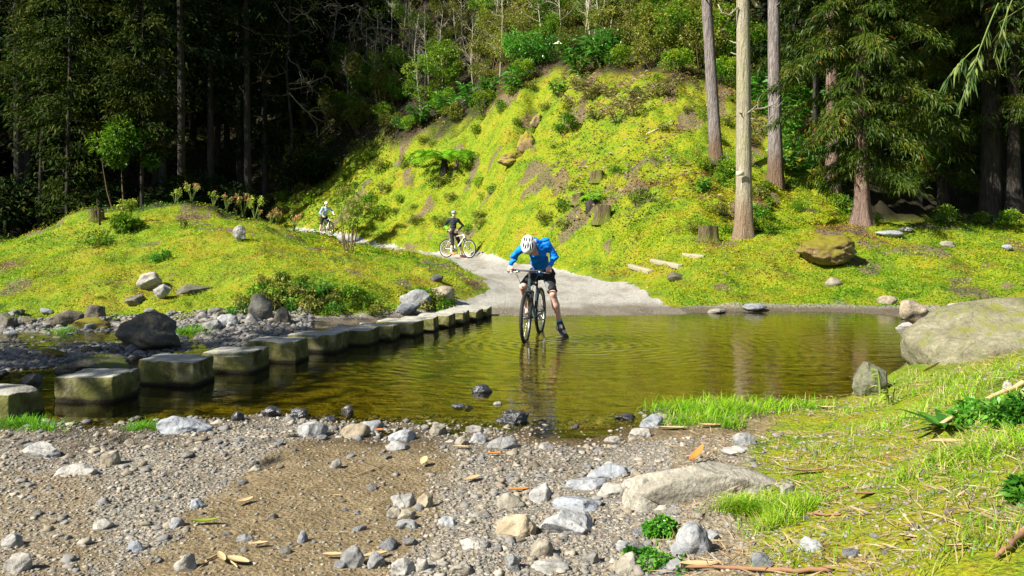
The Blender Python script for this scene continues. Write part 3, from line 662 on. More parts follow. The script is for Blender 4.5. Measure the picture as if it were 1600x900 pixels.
rock(212,480,30,16,'rock_dark','dark brown rock in bare earth below the pale pair',228,sub=4)
rock(408,500,40,40,'rock_dark','upright dark rock at the foot of the mound beside a cavity',229,sub=4,depth=.7)
rock(394,506,20,16,'rock_pale','small pale rock under the upright dark rock',230,sub=3)
rock(356,510,34,18,'rock_pale','pale grey rock at the head of the gravel bar',231,sub=4)
rock(330,516,34,16,'rock','rounded grey rock left of the pale rock at the gravel bar',232,sub=4)
rock(318,500,20,12,'rock','small grey rock at the foot of the mound above the gravel bar',233,sub=3)
rock(440,505,30,26,'rock_dark','dark rock under the leafy bank behind the stepping stones',234,sub=4)
rock(650,480,50,24,'rock','grey rounded rock on the bank above the far stepping stones, upper left of three',235,sub=4)
rock(637,494,40,18,'rock','grey rock just behind the far stepping stones, lowest of three',236,sub=4)
rock(690,470,42,20,'rock_tan','tan rock in the grass above the far stepping stones, right of three',237,sub=4)
rock(682,440,22,10,'rock_dark','small dark rock set in bare earth on the mound',238,sub=3)
rock(300,462,60,14,'rock_dark','added dark ledge shape in place of shade under the overhanging turf of the mound',239,sub=4)  # dark shape put in for the shade below the turf edge
rock(12,512,30,22,'rock_dark','dark rock at the left edge beside the upper channel',240,sub=4)
rock(50,598,30,18,'rock_dark','dark stone in shallow water behind the nearest stepping stone',241,sub=4,water=True)
rock(86,560,44,14,'rock_mossy','mossy flat rock on the shingle at left',242,sub=4)
rock(268,590,22,10,'rock_wet','wet little stone in the water between second and third stepping stones',243,sub=3,water=True)
# in the water
rock(753,613,34,17,'rock_wet','dark rounded stone standing in the pool left of the bicycle reflection',250,sub=4,water=True)
rock(716,635,22,9,'rock_wet','left half of a pair of wet stones in shallow water',251,sub=3,water=True)
rock(731,636,18,8,'rock_wet','right half of a pair of wet stones in shallow water',252,sub=3,water=True)
rock(777,632,16,9,'rock','tiny grey stone in shallow water near the wet pair',253,sub=3,water=True)
rock(543,643,20,15,'rock_wet','pointed dark stone in shallow water left of centre',254,sub=3,water=True)
rock(800,660,56,24,'rock_wet','knobbly black wet lump at the waterline left of the blue reflection',255,sub=5,cuts=3,rough=.35)
rock(515,656,24,8,'rock_wet','low wet stone near the waterline right of the black rocks',256,sub=3)
rock(425,652,38,16,'rock_wet','black wet rock in the shallows, left of two',257,sub=4,cuts=5,rough=.25)
rock(468,655,30,16,'rock_wet','black wet rock in the shallows, right of two',258,sub=4,cuts=5,rough=.25)
rock(372,658,22,14,'rock_wet','small dark wet stone at the waterline near the wide pale rock',259,sub=3)
rock(975,655,40,12,'rock_wet','black wet clod at the waterline left of the long pale stone',260,sub=4,cuts=3,rough=.3)
# countable mid-size stones (indistinguishable ones share their label)
def cobbles(n, fn, label, group, mats, smin, smax, seed, name='stone'):
    r = np.random.default_rng(seed); protos = []
    for k in range(6):
        V, F = rock_shape(seed + k, 3, 10, .14); V = V * [1, r.uniform(.6, .9), r.uniform(.4, .7)] * .5
        protos.append((V, F))
    base = [[mesh(name, V, F, M[m], link=False).data for V, F in protos] for m in mats]
    for k in range(n):
        x, y = fn(r); s = r.uniform(0, 1) ** 2 * (smax - smin) + smin
        o = bpy.data.objects.new(name, base[k % len(mats)][k % 6]); COL.objects.link(o)
        o.location = (x, y, Hs(x, y) + s * .06); o.scale = (s, s, s); o.rotation_euler = (r.uniform(-.3, .3), r.uniform(-.3, .3), r.uniform(0, 6.28))
        tag(o, label, 'stone', group)
def in_px(r, a, b, c, d):
    # a point of the ground inside a patch of the bank
    while True:
        p = hit(r.uniform(a, b), r.uniform(c, d))
        return p.x, p.y
cobbles(88, lambda r: in_px(r, 0, 400, 488, 566), 'grey river cobble in the shaded shingle between the mound and the stepping stones', 'cobbles of the shaded shingle', ['rock', 'rock_pale', 'rock_dark'], .10, .32, 300)
cobbles(62, lambda r: in_px(r, 520, 1080, 700, 899), 'small grey cobble in the rubble of the near bank', 'cobbles of the near bank rubble', ['rock', 'rock_pale', 'rock_tan', 'rock_pale'], .04, .12, 330)
cobbles(34, lambda r: in_px(r, 0, 640, 668, 720), 'small stone in the belt of shingle along the near waterline', 'stones along the near waterline', ['rock', 'rock_pale', 'rock_tan'], .05, .13, 340)
cobbles(20, lambda r: in_px(r, 0, 460, 720, 899), 'small loose stone on the earthy left part of the near bank', 'loose stones on the left near bank', ['rock_pale', 'rock', 'rock_tan'], .04, .10, 350)
cobbles(12, lambda r: in_px(r, 1100, 1560, 700, 899), 'small stone in the dry grass of the right near bank', 'stones in the dry grass', ['rock_pale', 'rock', 'rock_tan'], .04, .10, 355)
cobbles(8, lambda r: in_px(r, 1440, 1540, 478, 500), 'small shingle stone beside the outlet behind the huge boulder', 'shingle at the outlet', ['rock_pale', 'rock'], .10, .25, 358)
# gravel: uncountable small stones
def gravel(name, N, xs, ys_, smin, smax, seed, sub=1, dens=None, flat=.55, vv=None):
    r = np.random.default_rng(seed); x = r.uniform(*xs, N); u = r.uniform(0, 1, N)
    y = np.exp(math.log(ys_[0]) + u * (math.log(ys_[1] / ys_[0]))); x = x * y / ys_[1] if True else x
    z = H(x, y); keep = z > -.09
    if dens is not None: keep &= r.uniform(0, 1, N) < dens(x, y, z)
    x, y, z = x[keep], y[keep], z[keep]; n = len(x)
    s = (smin + (smax - smin) * r.uniform(0, 1, n) ** 3.2) * (y / 5) ** .5
    V0, F0 = ICO[sub]; m = len(V0)
    jit = 1 + .28 * r.normal(size=(24, m, 1)); P = (V0[None] * jit)[r.integers(0, 24, n)]
    th = r.uniform(0, 6.28, n); c, sn = np.cos(th)[:, None], np.sin(th)[:, None]
    sc = np.stack([s * .5, s * .5 * r.uniform(.6, 1, n), s * .5 * r.uniform(flat * .6, flat * 1.3, n)], -1)[:, None]
    P = P * sc; X = P[..., 0] * c - P[..., 1] * sn; Y = P[..., 0] * sn + P[..., 1] * c
    V = np.stack([X + x[:, None], Y + y[:, None], P[..., 2] + (z + s * .03)[:, None]], -1).reshape(-1, 3)
    F = (F0[None] + np.arange(n)[:, None, None] * m).reshape(-1, 3)
    val = np.clip(r.uniform(0, 1, n) if vv is None else vv(r, n, x, y), 0, 1)
    return tag(mesh(name, V, F, M['pebble'], np.repeat(val, m), smooth=False), kind='stuff')
def dens_fg(x, y, z):
    g, m, w, p = weights(x, y, z); return np.clip((.12 + g) * (1 - .75 * m), .05, 1)
gravel('gravel', 78000, (-5.6, 5.4), (2.6, 7.3), .009, .036, 41, dens=dens_fg)
gravel('gravel', 7000, (-5.6, 3.2), (2.6, 7.2), .024, .08, 42, sub=2, dens=lambda x, y, z: np.clip(dens_fg(x, y, z) ** 2 * .6, 0, 1), vv=lambda r, n, x, y: .2 + .75 * r.uniform(0, 1, n))
gravel('gravel', 22000, (-10.5, -3.6), (8.8, 14.8), .03, .10, 43, dens=lambda x, y, z: ((z > -.05) & (path_d(x, y) > .2) & (y < shore_y(x, y)[0] + .2)) * 1.0, vv=lambda r, n, x, y: r.uniform(0, .6, n))
gravel('gravel', 9000, (-9, 7), (15, 44), .008, .022, 44, dens=lambda x, y, z: (path_d(x, y) < .15) * 1.0, vv=lambda r, n, x, y: .4 + .5 * r.uniform(0, 1, n))
gravel('gravel', 2500, (-5, 2.6), (6.7, 9.5), .03, .09, 45, dens=lambda x, y, z: (z < 0) * .7, vv=lambda r, n, x, y: .35 * r.uniform(0, 1, n))

# ------------------------------------------------------------------ stepping stones
def step_mesh(L, Wd, Hh, seed):
    r = np.random.default_rng(seed); nx, ny_, nz_ = 14, 10, 8
    bm = bmesh.new(); bmesh.ops.create_cube(bm, size=1)
    bmesh.ops.subdivide_edges(bm, edges=bm.edges[:], cuts=11, use_grid_fill=True)
    V = np.array([v.co[:] for v in bm.verts]); F = np.array([[v.index for v in f.verts] for f in bm.faces]); bm.free()
    # denser towards the edges
    V = np.sign(V) * .5 * (1 - (1 - np.abs(V) * 2) ** 1.6)
    V = V * [L, Wd, Hh]; half = np.array([L, Wd, Hh]) / 2; rr = .014
    inn = np.clip(V, -(half - rr), half - rr); d = V - inn; ln = np.linalg.norm(d, axis=1, keepdims=True)
    V = np.where(ln > 1e-6, inn + d / np.maximum(ln, 1e-6) * np.minimum(ln, rr), V)
    o = r.uniform(0, 90, 3)
    n = fbm(V[:, 0] * 5 + o[0], V[:, 1] * 5 + o[1], V[:, 2] * 5, s=seed, o=4)
    ed = np.sort(half - np.abs(V), 1)[:, 1]; chip = sstep(.09, .0, ed)
    N = unit(V / half ** 2); V = V + N * (n * .009 - chip * np.maximum(n - .1, 0) * .06)[:, None]
    # slight taper and skew
    V[:, 0] *= 1 - .06 * V[:, 2] / Hh; V[:, 1] *= 1 - .05 * V[:, 2] / Hh
    V[:, 2] += V[:, 0] * r.uniform(-.035, .035) + V[:, 1] * r.uniform(-.03, .03); V[:, 0] += V[:, 1] * r.uniform(-.09, .09); V[:, 1] += V[:, 0] * r.uniform(-.05, .05)
    V[:, 2] += Hh / 2
    return V, F
#         front-left x, front-right x, back-right x, waterline y, top y of the front edge
ST = [(-62, 12, 94, 664, 617), (78, 176, 234, 630, 589), (201, 301, 345, 605, 565), (309, 393, 428, 584, 551), (380, 463, 494, 567.5, 533.5), (441, 524, 547, 552, 523.5),
      (505, 576, 592.5, 541, 516), (547, 615, 630.5, 533, 509.5), (585, 648, 661, 526, 503.5), (620, 677, 688, 518.8, 498), (649, 703.6, 715, 512.5, 493), (676, 724, 735, 507, 488.5), (695, 746.6, 753.6, 501.6, 485), (714, 763, 771, 497, 481.5)]
SL = ['stepping stone nearest the camera, cut off by the left edge, grass at its foot', 'broad mossy stepping stone second from the left edge, in shade', 'sunlit stepping stone third from the left, water reflecting its face', 'stepping stone fourth from the left, just right of the sunlit third', 'stepping stone fifth from the left in the row across the water', 'dark-sided stepping stone sixth from the left', 'shaded stepping stone seventh from the left, last before the bright ones', 'bright-topped stepping stone eighth from the left, first of the sunlit far ones', 'stepping stone ninth from the left in the sunlit part of the row', 'stepping stone tenth from the left, below the three bank rocks', 'fourth stepping stone from the far path end of the row', 'third but last sunlit stepping stone near the far bank', 'second but last stepping stone before the gravel path', 'last and farthest stepping stone, touching the gravel path']
SL[10] = 'eleventh stepping stone from the left, fourth from the gravel path'; SL[11] = 'twelfth stepping stone from the left, third from the gravel path'
STP = []
for k, (a, b_, c_, yb, yt) in enumerate(ST):
    D = FX * CAMZ / (yb - PY0); ht = CAMZ - (yt - PY0) / FX * D
    fr = np.array([(b_ - PX0) / FX * D, D]); wd = (b_ - a) / FX * D
    th = R(-9 + 3 * math.sin(k * 2.1))                      # right-front corner is the nearest corner
    ux = np.array([math.cos(th), math.sin(th)]); L = max(.5, min(.74, wd / math.cos(th) * (1.0)))
    uy = np.array([-ux[1], ux[0]]); dp = .45
    cen = fr - ux * L / 2 + uy * dp / 2
    V, F = step_mesh(L, dp, ht + .17, 400 + k)
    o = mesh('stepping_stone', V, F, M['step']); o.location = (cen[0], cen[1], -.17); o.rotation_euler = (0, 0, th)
    V2 = V.copy(); tag(o, SL[k], 'stepping stone', 'stepping stones across the pool'); STP.append((cen, th))
# material uses object z: shift so that z = 0 is the waterline
for o in list(COL.objects):
    if o.name.startswith('stepping_stone'):
        me = o.data; c = np.empty(len(me.vertices) * 3, np.float32); me.vertices.foreach_get('co', c); c = c.reshape(-1, 3); c[:, 2] -= .17
        me.vertices.foreach_set('co', c.ravel()); o.location.z = 0
# ------------------------------------------------------------------ vegetation builders
def trunk_mb(mb, h, r0, r1, seed, lean=(0, 0), flare=1.5, n=14, rings=26, wob=.03, flute=.0, z0=-.4):
    r = np.random.default_rng(seed); z = np.concatenate([[z0], np.linspace(0, 1, rings) ** 1.6 * h])
    t = np.clip(z / h, 0, 1)
    cx = lean[0] * t * h + wob * h * .1 * np.sin(t * 5 + r.uniform(0, 6)); cy = lean[1] * t * h + wob * h * .1 * np.sin(t * 4 + r.uniform(0, 6))
    cx -= cx[1]; cy -= cy[1]
    rad = r0 + (r1 - r0) * t; rad = rad * (1 + (flare - 1) * np.exp(-np.maximum(z, 0) / (r0 * 2.2)))
    th = np.arange(n) * 2 * math.pi / n
    lob = 1 + flute * np.exp(-np.maximum(z, 0) / .8)[:, None] * (np.cos(th * 5 + seed)[None] + .5 * np.cos(th * 3 + 2 * seed)[None])
    bump = 1 + .05 * vnoise(np.cos(th)[None] * 2 + z[:, None] * .3, np.sin(th)[None] * 2, z[:, None] * 1.3, s=seed)
    V = np.stack([cx[:, None] + rad[:, None] * lob * bump * np.cos(th), cy[:, None] + rad[:, None] * lob * bump * np.sin(th), np.repeat(z[:, None], n, 1)], -1)
    m = len(z); i = np.arange(m - 1)[:, None] * n; j = np.arange(n)[None]
    F = np.stack([i + j, i + (j + 1) % n, i + n + (j + 1) % n, i + n + j], -1).reshape(-1, 4)
    mb.add(V.reshape(-1, 3), F)
    return lambda zz: np.array([np.interp(zz, z, cx), np.interp(zz, z, cy), zz])
def conifer(name, label, cat, h=24, r0=.25, clear=6, rad=3.2, nb=70, per=90, L=.34, Wl=.07, seed=1, bark='bark_dark', leaf='leaf_dark', droop=.5, lean=(0, 0), flare=1.5, flute=0, group=None, shape='cone', loc=(0, 0, 0), topv=1.0, limbs=True, n=14, sprayv=None):
    r = np.random.default_rng(seed); root = thing(name, label, cat, loc, 0, group)
    mb = MB(); lb = MB(); ax = trunk_mb(mb, h, r0, r0 * .25, seed, lean, flare, n=n, flute=flute); cr = MB()
    for k in range(nb):
        t = (k + r.uniform(0, 1)) / nb; z = clear + (h - clear) * t; az = k * 2.4 + r.uniform(-.5, .5)
        prof = (1 - t) ** .7 * (.55 + .45 * min(1, t * 5)) if shape == 'cone' else math.sin(math.pi * min(.98, .12 + .88 * t)) ** .6
        ln = max(.5, rad * prof * r.uniform(.6, 1.15)); d = np.array([math.cos(az), math.sin(az), 0])
        s = np.linspace(0, 1, 5); p0 = ax(z)
        pts = p0 + d[None] * (ln * s)[:, None] + np.array([0, 0, 1]) * (ln * (.18 * s - droop * s ** 2))[:, None]
        if limbs: lb.tube(pts, np.linspace(r0 * .16, .012, 5), 4, cap=False)
        m = int(per * (.35 + ln / rad)); ss = r.uniform(.12, 1.05, m) ** .75
        P = np.stack([np.interp(ss, s, pts[:, q]) for q in range(3)], -1)
        sp = ln * .16 * (.4 + ss); P = P + r.normal(size=(m, 3)) * np.stack([sp, sp, sp * .55], -1)
        D = d[None] * .8 + r.normal(size=(m, 3)) * .55 + [0, 0, -.25]
        clump = vnoise(P[:, 0] * 1.3, P[:, 1] * 1.3, P[:, 2] * 1.3, s=seed)
        keep = clump > -.28
        v = np.clip(.5 + .45 * clump + r.normal(size=m) * .16, 0, 1)
        leaf_quads(cr, P[keep], D[keep], L * r.uniform(.6, 1.25, keep.sum()), Wl, v[keep], .3, r)
    if clear > 6 and flute:
        for k in range(14):
            z = r.uniform(2.2, clear); az = r.uniform(0, 6.28); d = np.array([math.cos(az), math.sin(az), r.uniform(-.3, .4)]); ln = r0 + r.uniform(.08, .5) * (r.uniform() ** 1.5 + .15)
            mb.tube([ax(z), ax(z) + d * ln * .7, ax(z) + d * ln + [0, 0, .03]], [.035, .02, .012], 5)
    tk = mb.build('trunk', M[bark], root)
    if lb.V: lb.build('limbs', M['bark_dark'], tk)
    cr.build('crown', M[leaf], root, smooth=False)
    return root
def shrub(name, label, cat, h=1.4, rad=.8, n=1400, L=.14, Wl=.06, seed=1, leaf='leaf_hill', group=None, loc=(0, 0, 0), nclump=12, stems=5, up=.3, gap=.1, stemmat='twig_brown', base=.25):
    r = np.random.default_rng(seed); root = thing(name, label, cat, loc, 0, group); st = MB(); cr = MB()
    C = unit(r.normal(size=(nclump, 3))) * (r.uniform(.25, 1, (nclump, 1)) ** .5)
    C = C * [rad * .75, rad * .75, h * .36] + [0, 0, h * (base + .36)]
    k = r.integers(0, nclump, n); cs = rad * r.uniform(.22, .42, nclump)
    off = unit(r.normal(size=(n, 3))) * (cs[k] * r.uniform(.35, 1, n) ** .5)[:, None]; P = C[k] + off * [1, 1, .8]
    P[:, 2] = np.maximum(P[:, 2], .02)
    D = unit(off) + r.normal(size=(n, 3)) * .45 + [0, 0, up]
    v = np.clip(r.uniform(.15, .85, nclump)[k] + r.normal(size=n) * .17, 0, 1)
    leaf_quads(cr, P, D, L * r.uniform(.6, 1.3, n), Wl, v, .25, r)
    for q in range(stems):
        c = C[q % nclump]; s = np.linspace(0, 1, 5)[:, None]
        st.tube(np.array([c[0] * .15, c[1] * .15, -.15]) * (1 - s) + c * s + np.array([c[0], c[1], 0]) * .2 * np.sin(s * 3.1), np.linspace(.012 + h * .008, .005, 5), 5, cap=False)
    cr.build('foliage', M[leaf], root, smooth=False); st.build('stem', M[stemmat], root)
    return root
def bare_tree(name, label, h=6, r0=.035, seed=1, nb=26, mat='twig_pale', group=None, loc=(0, 0, 0), up=.5, cat='sapling', blen=.2, leaves=0):
    r = np.random.default_rng(seed); root = thing(name, label, cat, loc, 0, group); mb = MB(); tw = MB()
    s = np.linspace(0, 1, 10); bx, by = r.uniform(-.05, .05, 2) * h
    P = np.stack([bx * s ** 1.5 + .02 * h * np.sin(s * 6 + seed), by * s ** 1.5 + .015 * h * np.cos(s * 5), s * h - .2], -1)
    mb.tube(P, r0 * (1 - .8 * s), 6, cap=False)
    for k in range(nb):
        t = r.uniform(.22, .98); p = np.array([np.interp(t, s, P[:, q]) for q in range(3)]); az = r.uniform(0, 6.28)
        ln = h * blen * (1.15 - t) * r.uniform(.5, 1.3) + .1; d = np.array([math.cos(az), math.sin(az), up * r.uniform(.3, 1.6)])
        q = np.linspace(0, 1, 5)[:, None]; bp = p + d * ln * q + r.normal(size=(5, 3)) * ln * .035
        bp[:, 2] += ln * .25 * q[:, 0] ** 2; tw.tube(bp, np.linspace(r0 * .3, .004, 5), 4, cap=False)
        for _ in range(3):
            e = bp[r.integers(1, 5)]; tw.tube([e, e + unit(d + r.normal(size=3) * .7) * ln * .22, e + unit(d + r.normal(size=3) * .8) * ln * .42], [.007, .005, .003], 3, cap=False)
    mb.build('trunk', M[mat], root); tw.build('twig', M[mat], root)
    if leaves:
        cr = MB(); k = r.integers(0, leaves // 25 + 1, leaves); C = np.stack([r.normal(size=leaves // 25 + 1) * h * .09, r.normal(size=leaves // 25 + 1) * h * .09, r.uniform(.35, 1, leaves // 25 + 1) * h], -1)
        leaf_quads(cr, C[k] + r.normal(size=(leaves, 3)) * h * .03, r.normal(size=(leaves, 3)), .12, .05, r.uniform(0, 1, leaves), .2, r)
        cr.build('crown', M['leaf_olive'], root, smooth=False)
    return root
def leafy_stalks(name, label, h=.9, nst=6, per=9, L=.4, Wl=.09, seed=1, mat='leaf_glossy', loc=(0, 0, 0), group=None, cat='plant', spread=.5):
    r = np.random.default_rng(seed); root = thing(name, label, cat, loc, 0, group); st = MB(); cr = MB()
    for k in range(nst):
        az = r.uniform(0, 6.28); a = np.array([math.cos(az), math.sin(az), 0]); hh = h * r.uniform(.6, 1.15); s = np.linspace(0, 1, 6)[:, None]
        b = a * r.uniform(0, .15) * spread; P = b + a * spread * hh * .6 * s ** 2 + np.array([0, 0, 1]) * (hh * (s - .18 * s ** 2) - .05)
        st.tube(P, np.linspace(.014, .006, 6), 4, cap=False)
        t = np.linspace(.25, 1, per); Q = np.stack([np.interp(t, s[:, 0], P[:, q]) for q in range(3)], -1)
        sd = np.where(np.arange(per) % 2, 1, -1)[:, None] * np.array([-a[1], a[0], 0]) + a * .5 + np.array([0, 0, .45]) + r.normal(size=(per, 3)) * .15
        leaf_quads(cr, Q, sd, L * r.uniform(.7, 1.1, per), Wl, np.clip(r.uniform(.2, .9, per), 0, 1), .35, r)
    st.build('stem', M['stem_green'], root); cr.build('foliage', M[mat], root, smooth=False)
    return root
def scat(o, px, py, **k): pass
def at_hit(px, py, dz=0): 
    p = hit(px, py); return (p.x, p.y, p.z + dz)
def clone(o, loc, rz, s=1, label=None, group=None, sz=None):
    c = copy_tree(o); c.location = loc; c.rotation_euler = (0, 0, rz); c.scale = (s, s, sz or s)
    if label: c['label'] = label
    if group: c['group'] = group
    return c
# one use of the prototype itself, the rest copies
class Kit:
    def __init__(s, protos): s.p = protos; s.used = [False] * len(protos)
    def put(s, k, loc, rz, sc=1, label=None, group=None, sz=None):
        o = s.p[k]
        if not s.used[k]:
            s.used[k] = True; o.location = loc; o.rotation_euler = (0, 0, rz); o.scale = (sc, sc, sz or sc)
            if label: o['label'] = label
            if group: o['group'] = group
            return o
        return clone(o, loc, rz, sc, label, group, sz)

# ------------------------------------------------------------------ left forest
r = np.random.default_rng(77)
FL = 'tall dark conifer in the deep shade of the forest behind the grassy mound'; FG = 'dark conifers of the left forest'
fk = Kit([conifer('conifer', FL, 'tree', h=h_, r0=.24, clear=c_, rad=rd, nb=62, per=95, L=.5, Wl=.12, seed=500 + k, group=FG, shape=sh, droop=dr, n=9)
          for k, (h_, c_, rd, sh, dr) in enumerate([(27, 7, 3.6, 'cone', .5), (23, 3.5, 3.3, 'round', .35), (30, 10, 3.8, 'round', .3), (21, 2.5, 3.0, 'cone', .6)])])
def q_of(x, y): return -x * .5 + y * .865
spots = []
for px, D, k, lb in [(30, 43, 2, 'bare grey trunk of a tall tree at the far left of the forest'), (283, 46, 2, 'tall tree whose straight dim trunk rises behind the mound crest flowers'), (388, 50, 2, 'tall slender dark tree right of the forest centre, trunk reaching the top edge')]:
    x, y = W(px, D); spots.append((x, y)); fk.put(k, (x, y, Hs(x, y) - .1), px, 1.0, lb)
tries = 0
while len(spots) < 34 and tries < 4000:
    tries += 1; D = r.uniform(41, 66); px = r.uniform(-230, 470); x, y = W(px, D)
    if q_of(x, y) < 48.5 + max(0, (px - 380) * .03) or any((x - a) ** 2 + (y - b) ** 2 < 2.6 ** 2 for a, b in spots): continue
    if path_d(np.array([x]), np.array([y]))[0] < 1.5: continue
    spots.append((x, y)); fk.put(int(r.integers(0, 4)), (x, y, Hs(x, y) - .1), r.uniform(0, 6.28), r.uniform(.85, 1.15))
n0 = len(spots); tries = 0
while len(spots) < n0 + 46 and tries < 4000:
    tries += 1; x = r.uniform(-75, -26); y = r.uniform(14, 64)
    if q_of(x, y) < 51 or x / y > -.66 or any((x - a) ** 2 + (y - b) ** 2 < 3.2 ** 2 for a, b in spots): continue
    spots.append((x, y)); fk.put(int(r.integers(0, 4)), (x, y, Hs(x, y) - .1), r.uniform(0, 6.28), r.uniform(1.1, 1.35), 'tall dark conifer left of the view, beyond the grassy mound', 'conifers left of the view')
ok0 = shrub('low_shrub', 'low weed clump at the foot of the right-hand trunks', 'shrub', h=.7, rad=.7, n=800, L=.12, Wl=.05, seed=7001, leaf='leaf_hill', group='weeds at the trunk feet', nclump=8, stems=3, loc=at_hit(1200, 366), )
ok0.scale = (.5, .5, .5)
# undergrowth of the forest
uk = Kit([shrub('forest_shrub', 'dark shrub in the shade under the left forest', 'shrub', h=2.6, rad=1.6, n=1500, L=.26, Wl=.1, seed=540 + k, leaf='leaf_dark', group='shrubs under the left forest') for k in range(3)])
for k in range(46):
    px = r.uniform(-40, 500); D = r.uniform(33 if px < 330 else 44, 56); x, y = W(px, D)
    if path_d(np.array([x]), np.array([y]))[0] < 1.4: continue
    uk.put(int(r.integers(0, 3)), (x, y, Hs(x, y) - .2), r.uniform(0, 6), r.uniform(.6, 1.2))
for k in range(60):
    px = r.uniform(400, 760); D = r.uniform(60, 86); x, y = W(px, D)
    uk.put(int(r.integers(0, 3)), (x, y, Hs(x, y) - .2), r.uniform(0, 6), r.uniform(.9, 1.7), 'dark shrub on the steep slope above the shaded end of the thicket', 'dark shrubs high on the slope')
# half lit trees at the forest edge
for px, D, h_, rd, cl, sd_, lb in [(105, 34, 13.5, 2.0, .8, 1, 'shaggy olive-green tree at the forest edge behind the left end of the mound'),
                                   (222, 33.5, 10.5, 1.5, 3.4, 2, 'slim pale-stemmed tree with a round bright green clump at the forest edge'),
                                   (60, 36, 11.5, 1.6, 5, 3, 'thin tree with a leaning yellow-green top at the upper left')]:
    x, y = W(px, D); conifer('edge_tree', lb, 'tree', h=h_, r0=.10, clear=cl, rad=rd, nb=70, per=150, L=.22, Wl=.07, seed=560 + sd_, bark='bark_dark', leaf='leaf_edge', droop=.35, shape='round', loc=(x, y, Hs(x, y)), lean=(.03 if sd_ == 3 else 0, 0), n=8)
x, y = W(200, 33); 
shrub('edge_tree', 'round bright green bushy crown on a thin stem in front of the dark forest', 'tree', h=4.6, rad=1.35, n=2600, L=.2, Wl=.07, seed=570, leaf='leaf_hill', loc=(x, y, Hs(x, y)), base=.42, stems=2)
# off-frame tree that shades the near stepping stones
conifer('shade_tree', 'broad tree standing left of the view whose shade falls on the nearest stepping stones', 'tree', h=13.2, r0=.2, clear=3.2, rad=3.7, nb=60, per=120, L=.34, Wl=.15, seed=580, bark='bark_grey', leaf='leaf_conifer', droop=.1, shape='round', loc=(-14.4, 4.4, Hs(-14.4, 4.4)))
# bare tree with crooked branches against the dark forest
def crooked(px, py, D, s_, seed, label):
    x, y = W(px, D); z0 = Hs(x, y); root = thing('bare_tree', label, 'tree', (x, y, z0)); mb = MB(); tw = MB(); r = np.random.default_rng(seed)
    top = CAMZ - (py - PY0) / FX * D - z0
    P = np.array([[0, 0, -.3], [.15, .1, top * .35], [-.2, 0, top * .7], [0, 0, top], [.1, 0, top + 2.5]]); mb.tube(P, [.13, .11, .09, .06, .02], 7)
    def br(p, d, ln, rad, dep):
        n = 6; q = [p]
        for k in range(n):
            d = unit(d + r.normal(size=3) * .28 + [0, 0, -.05]); q.append(q[-1] + d * ln / n)
        tw.tube(q, np.linspace(rad, rad * .35, n + 1), 5, cap=False)
        if dep:
            for k in range(3 + (dep > 1)):
                br(q[r.integers(2, n + 1)], unit(d + r.normal(size=3) * .8), ln * r.uniform(.35, .65), rad * .55, dep - 1)
    for k in range(10):
        az = r.uniform(0, 6.28); br(np.array([0, 0, top * r.uniform(.55, 1.1)]), np.array([math.cos(az), math.sin(az) * .5, r.uniform(-.2, .5)]), r.uniform(1.6, 3.6) * s_, .05, 2)
    mb.build('trunk', M['bark_dark'], root); tw.build('branch', M['twig_mid'], root); return root
crooked(452, 30, 52, 1.15, 5, 'leafless tree with crooked pale branches against the dark forest, top left of centre')
crooked(570, 0, 56, 1.0, 9, 'leafless tree with tangled twigs above the shaded hill, right of the crooked one')

# ------------------------------------------------------------------ hillside thicket
BX = [430, 520, 600, 700, 760, 800, 870, 960, 1040, 1110, 1200, 1260, 1320]
BY = [290, 248, 222, 210, 184, 140, 118, 120, 128, 140, 160, 185, 230]
HL = ['leafy green shrub in the thicket on the upper hillside', 'olive shrub in the thicket on the upper hillside']
hk = Kit([shrub('shrub', HL[0], 'shrub', h=h_, rad=rd, n=int(n_ * 1.5), L=.13, Wl=.055, seed=600 + k, leaf=lf, group=g, nclump=16)
          for k, (h_, rd, n_, lf, g) in enumerate([(2.2, 1.3, 2000, 'leaf_hill', 'green shrubs of the hillside thicket'), (1.5, 1.1, 1500, 'leaf_hill', 'green shrubs of the hillside thicket'), (3.0, 1.3, 2200, 'leaf_hill', 'green shrubs of the hillside thicket'), (2.0, 1.2, 1500, 'leaf_olive', 'olive shrubs of the hillside thicket'), (2.9, 1.0, 1500, 'leaf_olive', 'olive shrubs of the hillside thicket'), (1.7, 1.2, 1500, 'leaf_glossy', 'green shrubs of the hillside thicket')])])
for k in range(3, 5): hk.p[k]['label'] = HL[1]
pts = []
for k in range(268):
    for _ in range(60):
        px = r.uniform(440, 1330); by = np.interp(px, BX, BY); py = by - 4 - (by + 110) * r.uniform(0, 1) ** 1.1
        p = hit(px, py); 
        if p.y < 120 and all((p.x - a) ** 2 + (p.y - b) ** 2 < 1e9 and (p.x - a) ** 2 + (p.y - b) ** 2 > 1.0 for a, b in pts): break
    pts.append((p.x, p.y)); d = int(r.choice([0, 1, 2, 3, 4, 5], p=[.24, .2, .13, .17, .14, .12]))
    if py > by - 30: d = int(r.choice([1, 5, 3]))
    elif py < by - 50: d = int(r.choice([3, 4, 2, 4, 0]))
    hk.put(d, (p.x, p.y, p.z - .15), r.uniform(0, 6), r.uniform(.8, 1.35) * (.7 if py > by - 22 else 1))
SLB = 'thin leafless pale sapling in the thicket on the upper hillside'; SG = 'bare saplings of the hillside thicket'
sk_ = Kit([bare_tree('sapling', SLB, h=h_, r0=.04, seed=640 + k, nb=24, group=SG, up=u_, leaves=lv) for k, (h_, u_, lv) in enumerate([(6.5, .6, 0), (5, .8, 0), (8, .5, 0), (5.5, 1.0, 60), (7, .7, 120)])])
